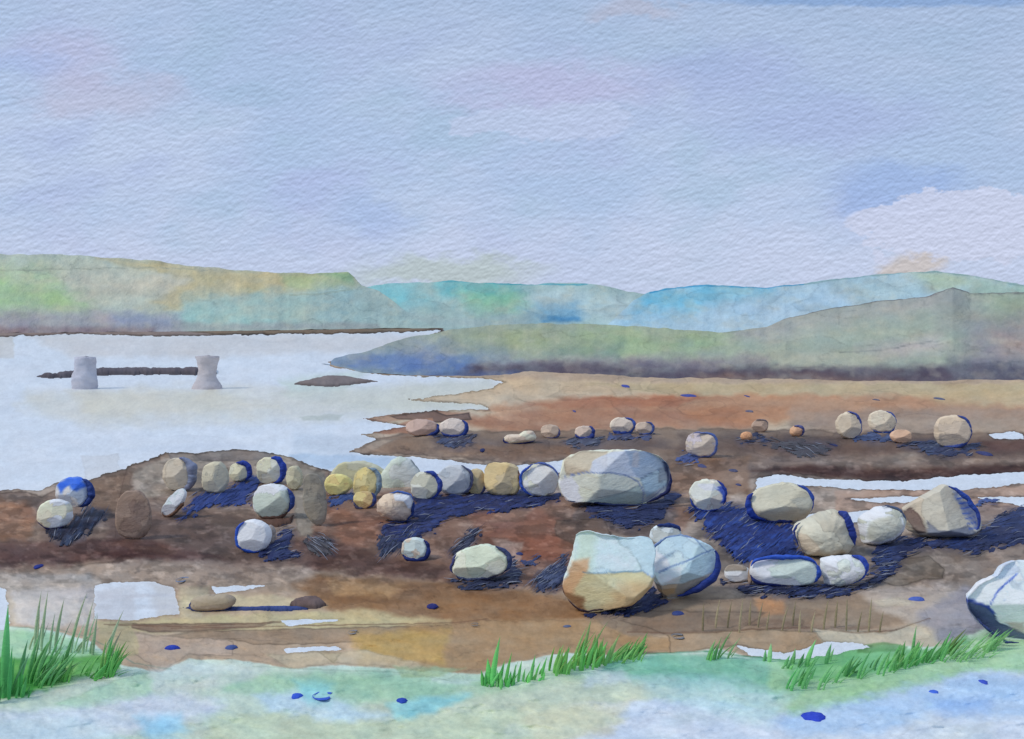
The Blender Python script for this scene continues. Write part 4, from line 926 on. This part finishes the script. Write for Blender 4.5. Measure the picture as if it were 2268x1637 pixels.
# ================================================================== PAINTED BLUE SHADE
def shade_hatch(outline, ang, label, n=60, c=(32,48,112), c2=(60,84,160), ls=34, light=.18, jag=7.):  # painted shadow hatching, shaped as a thin mat with strokes
    root = bpy.data.objects.new('shade_patch', None); COL.objects.link(root)
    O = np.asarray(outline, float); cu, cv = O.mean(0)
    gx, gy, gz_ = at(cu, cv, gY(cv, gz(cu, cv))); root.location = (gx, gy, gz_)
    tag(root, label, 'brushwork', 'dark blue shadow hatching')
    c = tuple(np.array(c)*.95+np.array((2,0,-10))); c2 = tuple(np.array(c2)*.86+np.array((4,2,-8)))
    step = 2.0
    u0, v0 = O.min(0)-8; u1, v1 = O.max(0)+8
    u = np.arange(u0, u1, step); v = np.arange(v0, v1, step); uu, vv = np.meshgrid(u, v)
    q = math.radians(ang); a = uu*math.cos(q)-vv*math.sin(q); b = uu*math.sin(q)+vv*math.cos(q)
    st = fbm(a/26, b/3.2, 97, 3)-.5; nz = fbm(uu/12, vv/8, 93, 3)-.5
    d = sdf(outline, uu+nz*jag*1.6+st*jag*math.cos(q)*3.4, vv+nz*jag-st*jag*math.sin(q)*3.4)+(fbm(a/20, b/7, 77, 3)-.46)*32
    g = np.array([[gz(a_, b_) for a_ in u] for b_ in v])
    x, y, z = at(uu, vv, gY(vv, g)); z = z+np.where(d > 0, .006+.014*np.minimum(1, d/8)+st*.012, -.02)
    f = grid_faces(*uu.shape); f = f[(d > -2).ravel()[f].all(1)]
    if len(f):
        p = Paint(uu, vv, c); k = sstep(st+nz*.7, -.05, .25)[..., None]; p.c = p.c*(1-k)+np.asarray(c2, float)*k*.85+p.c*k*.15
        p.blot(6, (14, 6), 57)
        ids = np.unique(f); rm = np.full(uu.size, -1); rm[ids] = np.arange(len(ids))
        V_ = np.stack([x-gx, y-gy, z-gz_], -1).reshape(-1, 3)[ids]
        make_mesh('shade_mat', V_, rm[f], p.albedo((.62,.66,.8)).reshape(-1, 3)[ids], np.stack([uu, vv, y], -1).reshape(-1, 3)[ids], M_blue, root)
    # loose hatching strokes, thin raised blades
    rs = np.random.RandomState(int(cu*3+cv) % 10007)
    VV, FF, PG, PP = [], [], [], []
    tries = 0
    while len(VV) < n*6 and tries < n*30:
        tries += 1
        pu = rs.uniform(u0, u1); pv = rs.uniform(v0, v1)
        if sdf(outline, np.array([pu]), np.array([pv]))[0] < -4: continue
        L = ls*rs.uniform(.5, 1.2); w = rs.uniform(.35, .95); aa = math.radians(ang+rs.normal(0, 9)); bend = rs.uniform(-.12, .12)*L
        cc = np.array((112,118,140)) if rs.rand() < light else np.array(c)*rs.uniform(.6, 1.2) if rs.rand() < .6 else np.array(c2)*rs.uniform(.7, 1.1)
        base = len(VV)
        for i, t in enumerate((-.5, 0, .5)):
            uu_ = pu+math.cos(aa)*L*t; vv_ = pv-math.sin(aa)*L*t+bend*(1-4*t*t)
            for s_ in (-1, 1):
                wu = w*(1 if i == 1 else .25)*s_
                a_u = uu_+math.sin(aa)*wu; a_v = vv_+math.cos(aa)*wu
                hz = gz(a_u, a_v)
                px, py, pz = at(a_u, a_v, gY(a_v, hz)); pz += .020+.006*(1-4*t*t)
                VV.append((px-gx, py-gy, pz-gz_)); PG.append(s2l(np.clip(cc, 4, 230))/np.array((.62,.66,.8))); PP.append((a_u, a_v, py))
        FF += [(base, base+1, base+3, base+2), (base+2, base+3, base+5, base+4)]
    if FF:
        o = make_mesh('shade_strokes', VV, FF, np.array(PG), PP, M_blue, root, smooth=False); o['kind'] = 'stuff'
    return root
shade_hatch([(95,1168),(140,1170),(170,1150),(195,1125),(238,1132),(215,1165),(185,1190),(140,1205),(105,1190)], 60, 'dark navy shade strokes under the pair of stones at the left edge', 50, (34,36,66), (50,66,112), 26)
shade_hatch([(430,1100),(500,1082),(545,1062),(575,1062),(568,1088),(545,1112),(500,1118),(455,1122),(408,1150),(398,1146),(425,1120)], 32, 'blue diagonal hatched patch sweeping under the left cluster arc', 70, (34,54,128), (46,72,160), 44)
shade_hatch([(582,1215),(612,1198),(630,1170),(650,1180),(640,1215),(662,1232),(610,1244),(575,1232)], 20, 'navy patch right under the lowest white stone', 30, (32,42,96), (52,68,128), 30, .3)
shade_hatch([(672,1205),(705,1190),(735,1200),(735,1228),(712,1228),(690,1222)], -35, 'grey blue scratched patch on mud right of the lowest white stone', 40, (58,60,84), (84,86,106), 34, .4)
shade_hatch([(722,1112),(750,1098),(785,1082),(788,1100),(770,1108),(735,1124)], 30, 'blue patch beneath the left ochre stone', 16, (44,66,136), (66,90,160), 22, .1)
shade_hatch([(920,1104),(960,1096),(1080,1090),(1160,1096),(1240,1096),(1232,1112),(1170,1120),(1090,1132),(1010,1138),(975,1152),(962,1176),(930,1188),(895,1205),(868,1212),(858,1196),(842,1168),(880,1160),(912,1152)], 12, 'largest navy patch stretching below the whole centre row of stones', 130, (28,38,92), (40,60,140), 36, .16)
shade_hatch([(842,1192),(900,1172),(930,1180),(905,1200),(880,1222),(848,1232)], 52, 'fan of navy shade strokes pointing down left of the small cupped stone', 44, (42,48,88), (60,74,120), 46, .3)
shade_hatch([(1000,1222),(1015,1200),(1045,1172),(1062,1172),(1056,1195),(1030,1215),(1008,1235)], 42, 'small navy patch with scratches alone above the egg stone', 34, (40,44,82), (60,66,100), 34, .35)
shade_hatch([(1000,1284),(1060,1290),(1110,1276),(1135,1240),(1150,1262),(1148,1298),(1100,1302),(1030,1302)], 12, 'dark blue patch beneath the pale egg stone', 50, (40,48,88), (60,70,116), 34, .25)
shade_hatch([(1178,1292),(1200,1266),(1238,1252),(1250,1232),(1258,1262),(1248,1285),(1232,1308),(1190,1306)], 34, 'hatched slate blue patch left of the squarish front boulder', 70, (50,60,104), (76,88,136), 40, .35)
shade_hatch([(1160,1248),(1192,1236),(1190,1243),(1168,1252)], 20, 'short blue dash on red mud right of the egg stone', 6, (50,58,110), (70,84,140), 16, 0)
shade_hatch([(1290,1116),(1400,1126),(1440,1118),(1480,1092),(1506,1100),(1478,1130),(1440,1158),(1400,1170),(1350,1150),(1300,1134)], 6, 'dark blue patch spreading under the biggest boulder', 90, (32,42,92), (44,60,124), 44, .1)
shade_hatch([(1300,1364),(1380,1352),(1428,1312),(1448,1300),(1462,1322),(1480,1334),(1440,1350),(1390,1364)], 24, 'navy wedge between the feet of the two front boulders', 40, (30,40,92), (44,60,120), 30, .1)
shade_hatch([(1528,1128),(1560,1122),(1620,1118),(1664,1130),(1685,1158),(1740,1164),(1768,1166),(1762,1200),(1780,1232),(1700,1236),(1650,1252),(1606,1214),(1570,1180)], 38, 'big royal blue patch between the rounded boulder and the grey ovals', 170, (26,42,112), (40,74,176), 38, .12)
shade_hatch([(1602,1292),(1660,1298),(1740,1300),(1830,1296),(1900,1302),(1960,1256),(1975,1240),(1985,1262),(1940,1296),(1880,1316),(1780,1324),(1660,1316)], 14, 'dark blue strip with pale scratches below the front stones of the right cluster', 120, (34,42,84), (48,68,140), 38, .28)
shade_hatch([(1930,1212),(1990,1192),(2060,1196),(2150,1190),(2195,1160),(2230,1130),(2300,1120),(2400,1130),(2400,1190),(2267,1200),(2160,1226),(2080,1216),(2010,1226),(1985,1260),(1940,1262)], 14, 'wide navy patch below the pointed boulder running off the right edge', 170, (34,44,92), (46,66,136), 42, .18)
shade_hatch([(2165,1112),(2205,1108),(2208,1116),(2170,1122)], 5, 'small blue smear just right of the pointed boulder', 8, (60,80,150), (80,100,170), 18, 0)
shade_hatch([(960,966),(1010,972),(1050,966),(1046,984),(1010,990),(975,982)], 20, 'navy patch under the pale cupped stone on the spit', 26, (52,56,90), (66,80,130), 20, .1)
shade_hatch([(1250,978),(1290,972),(1335,974),(1320,984),(1280,990)], 15, 'blue grey patch under the lone small stone midway along the far bank', 22, (60,68,104), (80,92,134), 20, .25)
shade_hatch([(1345,964),(1400,966),(1448,960),(1440,970),(1385,978),(1350,972)], 12, 'blue patch under the touching pair on the far bank', 16, (60,66,108), (66,84,150), 18, .05)
shade_hatch([(1500,1015),(1520,1004),(1540,1010),(1545,1020),(1522,1030),(1505,1026)], 20, 'rounded blue shade patch below the lilac stone behind the biggest boulder', 16, (60,80,150), (70,92,168), 18, .1)
shade_hatch([(1635,974),(1665,968),(1690,964),(1706,972),(1700,982),(1650,982)], 10, 'navy patch beside the tiny orange stone on the far bank', 20, (36,44,84), (50,70,130), 18, .1)
shade_hatch([(1700,980),(1760,976),(1840,985),(1830,1004),(1780,1010),(1720,990)], -12, 'thin dark scratches on the far bank between tan orange and egg shaped stones', 34, (62,60,80), (72,76,100), 30, .15, 10.)
shade_hatch([(1890,972),(1930,962),(1975,962),(1986,976),(1940,978)], 8, 'blue streak joining the egg shaped stone to the hooded one', 18, (54,68,120), (70,90,150), 20, .05)
shade_hatch([(1990,986),(2060,980),(2130,990),(2170,985),(2150,1004),(2090,1010),(2040,996)], 10, 'navy patch spreading under the large round stone of the far row', 44, (44,52,96), (58,72,120), 30, .15)

# ================================================================== BLUE PEBBLES AND RINGS
def pebble(u, v, rx, ry, label, c=(36,52,150), ring=False):
    g = gz(u, v); Y = gY(v, g); sd_ = int(u+v*3)
    if not ring:
        n, k = 22, 12; th = np.linspace(0, 2*np.pi, n, endpoint=False)[None]; ph = np.linspace(0, np.pi, k)[:, None]
        R_ = 1+(fbm(np.cos(th)*2+sd_, np.sin(th)*2, 3, 3)-.5)*.7
        a = rx/FW*Y; # along x
        b = ry/FW*Y*(Y/CAMH)*.75; h = min(a*.45, .06)
        gx, gy, g_z = at(u, v, Y)
        x = gx+a*np.sin(ph)*R_*np.cos(th); y = gy+b*np.sin(ph)*R_*np.sin(th); z = g_z+h*np.cos(ph)*.9+0*x
        f = grid_faces(k, n, True)
    else:
        n, k = 40, 8; t = np.linspace(0, 1, n)[:, None]*math.radians(300)+math.radians(30); th = np.linspace(0, 2*np.pi, k, endpoint=False)[None]
        a = rx/FW*Y; b = ry/FW*Y*(Y/CAMH); w = a*.09*(1+.6*np.sin(t*1.3+.5)); gx, gy, g_z = at(u, v, Y)
        rr = 1+(fbm(t*2, t*0+sd_, 3, 3)-.5)*.3
        x = gx+(a*rr+w*np.cos(th))*np.cos(t); y = gy+(b*rr+w*np.cos(th)*3)*np.sin(t); z = g_z+.012+w*np.sin(th)*.6
        f = grid_faces(n, k, True)
    U_ = x/y*FW+CX; V_ = HZ-(z-CAMH)/y*FW
    p = Paint(U_, V_, c); p.blot(7, (8, 5), sd_ % 40)
    o = make_mesh('blue_ring' if ring else 'blue_pebble', np.stack([x, y, z], -1).reshape(-1, 3), f[:, ::-1] if not ring else f, p.albedo((.62,.66,.82)).reshape(-1, 3), np.stack([U_, V_, y], -1).reshape(-1, 3), M_blue)
    tag(o, label, 'brushwork' if ring else 'pebble', 'blue rings' if ring else 'blue pebbles')  # rings: open loops of blue brush line
for a in [(86,1255,9,6,'blue pebble on dark mud near the left edge',(34,44,120)),(380,1436,16,6,'deep blue pebble on the foreshore right of the left grass'),(513,1435,13,6,'dull blue pebble, right hand one of the two on the lower left foreshore',(60,78,140)),
          (957,1344,13,7,'navy pebble alone on brown sand left of the squarish front boulder',(32,38,104)),(657,1542,13,7,'bright blue pebble beside the blue ring at the front',(44,78,196)),
          (890,1552,11,7,'blue pebble on a turquoise patch at the front centre',(34,60,160)),(1804,1590,27,13,'largest blue pebble, on the pale shallows at lower right',(40,62,182)),
          (2068,1533,10,5,'small blue pebble on the blue stain at lower right',(58,92,200)),(2178,1511,9,6,'small blue pebble nearest the right edge at the front',(48,72,180)),
          (1501,1360,15,5,'flat dark blue pebble just below the rounded blue grey boulder',(50,62,120)),(2031,1329,18,4,'flat blue pebble on grey sand left of the cut off boulder',(70,92,176)),
          (1257,1388,9,3,'tiny slate pebble left of the middle grass',(80,92,130)),(1069,997,6,5,'round navy pebble on the mud below the spit',(22,28,78)),(1555,1033,9,6,'navy pebble right of the biggest boulder top',(58,64,108)),
          (1624,1043,10,3,'flat slate pebble on mud between lilac stone and pools',(70,72,104)),(1847,986,6,4,'tiny navy pebble below the egg shaped stone',(34,38,84)),(2180,1006,13,6,'dark blue pebble right below the large round far stone',(46,54,104)),
          (1385,856,8,4,'blue pebble on sand nearest the foot of the headland',(52,66,150)),(1526,877,18,4,'long blue pebble on the orange sand flat',(50,64,140)),(1655,878,4,3,'tiny blue pebble right of the long one on the sand flat',(44,56,120)),
          (1272,911,4,3,'tiny purple blue pebble on the orange streak',(64,64,120)),(1660,912,9,2,'thin slate pebble on orange sand above the far row',(84,84,110)),(2080,884,8,3,'thin grey blue pebble on sand at the upper right',(76,80,110)),
          (1940,886,6,2,'tiny grey pebble on beige sand above the hooded stone',(84,82,104)),(1635,1074,6,3,'tiny navy pebble left of the white pool',(60,62,100)),(1150,1210+17,8,4,'small navy pebble on red mud behind the egg stone',(44,50,100))]:
    pebble(a[0], a[1], a[2], a[3], a[4], a[5] if len(a) > 5 else (36,56,160))
pebble(715,1544,21,9,'open bright blue ring lying at the front left', (52,84,190), True)
pebble(403,1286,12,5,'faint grey blue ring on the foreshore above the left puddle', (104,116,150), True)
pebble(781,1403,10,4,'faint grey ring on ochre sand in the lower centre', (110,112,128), True)
pebble(1501,1412,13,5,'faint grey ring on sand below the flat dark blue pebble', (104,108,124), True)
pebble(1051,1386,9,3,'faint grey ring left of the middle grass', (112,106,108), True)

# ================================================================== GRASS
def blade(root, u, v, hgt, lean, w, c, c0=None, gx=0, gy=0, g_z=0, name='blade', low=0.):
    """one tapered blade: foot at (u, v), hgt and lean in paper units"""
    Y = gY(v, gz(u, v)); n = 9; rs = random.random; w = w*.86; hgt = hgt*1.02
    tw = (rs()-.5)*.8
    VV, PG, PP, FF = [], [], [], []
    c = np.array(c, float); c0 = c if c0 is None else np.array(c0, float)
    tn = random.uniform(-10, 16); c = c*.72+np.array((130,150,118))*.28+tn; c0 = c0*.74+np.array((112,150,116))*.26+tn
    for i in range(n):
        t = i/(n-1); ww = w*(.45+.9*math.sin(math.pi*min(1, (t+.12))*.62)) * (1-t**1.7) + .12
        uu = u+lean*t**1.5; vv = v-hgt*t
        for s_, dy in ((-1, 0), (0, -.35), (1, 0)):
            a = uu+s_*ww*.5; x, y, z = at(a, vv, Y); y += dy*ww/FW*Y+tw*s_*ww/FW*Y*.4
            VV.append((x-gx, y-gy, z-g_z-.01)); PP.append((a, vv, Y)); PG.append(np.clip(s2l(np.clip(c0*(1-t)+c*t, 4, 230))/np.array((.55,.6,.74)), .004, .9))
    for i in range(n-1):
        for j in range(2):
            FF.append((i*3+j, i*3+j+1, (i+1)*3+j+1, (i+1)*3+j))
    return make_mesh(name, VV, FF, np.array(PG), PP, M_leaf, root)
def tuft(label, blades, name='grass_tuft', cat='grass', group='grass tufts along the bank'):
    root = bpy.data.objects.new(name, None); COL.objects.link(root)
    cu = sum(b[0] for b in blades)/len(blades); cv = sum(b[1] for b in blades)/len(blades)
    gx, gy, g_z = at(cu, cv, gY(cv, gz(cu, cv))); root.location = (gx, gy, g_z)
    tag(root, label, cat, group)
    blades = list(blades)+[(b[0]+random.uniform(-14,14), b[1]+random.uniform(-6,4), b[2]*random.uniform(.3,.9), b[3]*random.uniform(.4,1.5), b[4]*random.uniform(.4,.8), tuple(q*random.uniform(.85,1.15) for q in b[5]), b[6]) for b in blades*2 if name == 'grass_tuft']
    for b in blades: blade(root, *b, gx=gx, gy=gy, g_z=g_z)
    return root
G1, G2, G3, G4 = (52,150,72), (76,168,84), (96,132,74), (60,140,96)
def scatter(n, u0, u1, vf, h0, h1, l0, l1, w0, w1, cols, c0=None):
    out = []
    for i in range(n):
        u = random.uniform(u0, u1); k = random.choice(cols); s = random.uniform(.85, 1.1)
        out.append((u, vf(u)+random.uniform(-8, 10), random.uniform(h0, h1), random.uniform(l0, l1), random.uniform(w0, w1), tuple(x*s for x in k), c0))
    return out
tuft('tall bright green tuft cut by the left edge of the picture', [(10,1545,205,8,24,(52,148,84),(36,124,60)),(-14,1560,150,10,20,(60,140,80),(36,116,56)),(40,1535,120,22,13,(70,128,96),(42,120,58))]+scatter(8,-30,60,lambda u:1535,40,95,5,20,8,14,[G1,(40,130,64)],(40,126,58)))
tuft('soft leaning green blades just right of the left edge tuft', scatter(14,60,140,lambda u:1520-(u-60)*.15,60,120,25,55,8,13,[(84,146,104),(72,138,96),(96,160,110)],(54,134,62)))
tuft('short bright green blades at the right end of the left grass', scatter(16,140,255,lambda u:1508-(u-140)*.16,35,85,12,38,7,12,[G1,(84,150,80),(110,146,84)],(66,146,62)))
tuft('dim grey green reeds fading upward over the left puddle', [(70+i*27+random.uniform(-8,8),1440+i*2,random.uniform(90,140),random.uniform(10,38),9,(156,156,150),(140,164,150)) for i in range(7)])
tuft('tall pointed green tuft at the left end of the middle grass', [(1090,1520,112,18,15,(70,150,76),(58,168,76)),(1084,1516,60,-4,17,(68,170,84),None),(1120,1520,78,14,9,(84,150,74),(60,160,74)),(1108,1510,50,10,9,G2,None)]+scatter(8,1070,1130,lambda u:1520,18,40,-2,10,6,10,[G2,G1]))
tuft('three slim green blades beside the tall pointed middle tuft', [(1148,1510,50,8,8,G2,(78,160,90)),(1176,1506,58,10,9,(74,158,86),None),(1200,1498,46,12,8,G2,None)]+scatter(4,1150,1210,lambda u:1503,18,32,2,10,5,8,[G2]))
tuft('dense olive green blades of the middle grass below the squarish boulder', scatter(20,1225,1330,lambda u:1492-(u-1225)*.25,30,70,8,30,8,12,[G2,(92,150,72),(104,150,74)],(78,158,74))+[(1268,1480,96,34,8,(104,124,74),(92,146,70)),(1290,1474,104,20,11,(96,116,72),(84,140,66)),(1300,1474,100,48,9,(110,120,80),(92,140,70))])
tuft('olive tufted right end of the middle grass', scatter(16,1335,1420,lambda u:1470-(u-1335)*.22,24,52,12,34,8,12,[(92,148,76),(88,140,72)],(92,160,90))+[(1345,1470,70,30,8,(110,124,84),(90,146,74)),(1390,1460,56,32,7,(112,130,88),(88,150,80))])
tuft('two short olive sprigs left of the white strip of water', [(1568,1462,48,18,9,(86,132,80),(66,136,76)),(1590,1460,66,32,8,(98,116,78),(70,130,72)),(1580,1462,36,10,8,(76,140,84),None),(1612,1458,50,30,6,(120,130,100),(90,150,100))])
tuft('pale green curved blades crossing the white strip of water', [(1704,1466,44,4,12,(120,176,130),(98,160,112)),(1756,1470,36,6,10,(120,176,130),(98,160,112)),(1786,1476,62,22,13,(96,176,112),(80,154,92)),(1830,1470,48,12,14,(104,164,130),(84,150,104))]+scatter(4,1690,1850,lambda u:1478,22,38,6,18,7,11,[(84,150,104)]))
tuft('long dark green blades leaning right below the white strip of water', [(1752,1530,66,32,10,(70,146,88),(62,146,82)),(1776,1526,74,40,10,(56,132,76),(84,156,96)),(1812,1528,70,44,10,(72,146,90),(100,166,110)),(1850,1512,56,36,10,(72,150,92),(96,164,110)),(1900,1502,66,32,11,(56,138,80),(84,158,96)),(1944,1494,58,32,10,(60,140,80),(90,160,100))]+scatter(10,1750,1960,lambda u:1515-(u-1750)*.16,24,50,14,36,8,12,[(80,152,94),(64,140,82)]))
tuft('bright green row of blades left of the brown tipped sprig', scatter(22,1960,2090,lambda u:1484-(u-1960)*.22,30,58,8,34,8,12,[(72,150,84),(60,140,74),(88,160,90)],(76,152,86))+[(2020,1462,78,10,10,(96,150,100),(66,144,78))])
tuft('olive brown tipped sprig leaning right near the cut off boulder', [(2098,1448,58,44,11,(98,96,66),(72,138,68)),(2108,1450,40,36,10,(96,124,72),None),(2090,1456,34,26,9,(72,138,70),None)])
tuft('light green fan of leaning blades beside the cut off boulder', scatter(16,2105,2205,lambda u:1462-(u-2105)*.2,28,56,22,52,7,11,[(104,170,110),(92,160,96),(110,176,120)],(112,170,116)))
tuft('row of faint brown reeds on the sand below the right cluster', [(1560+i*24+random.uniform(-6,6),1398+random.uniform(-14,6),random.uniform(40,80),random.uniform(2,16),6,(136,116,104),(126,106,96)) for i in range(17)], 'brown_reeds', 'reeds', None)
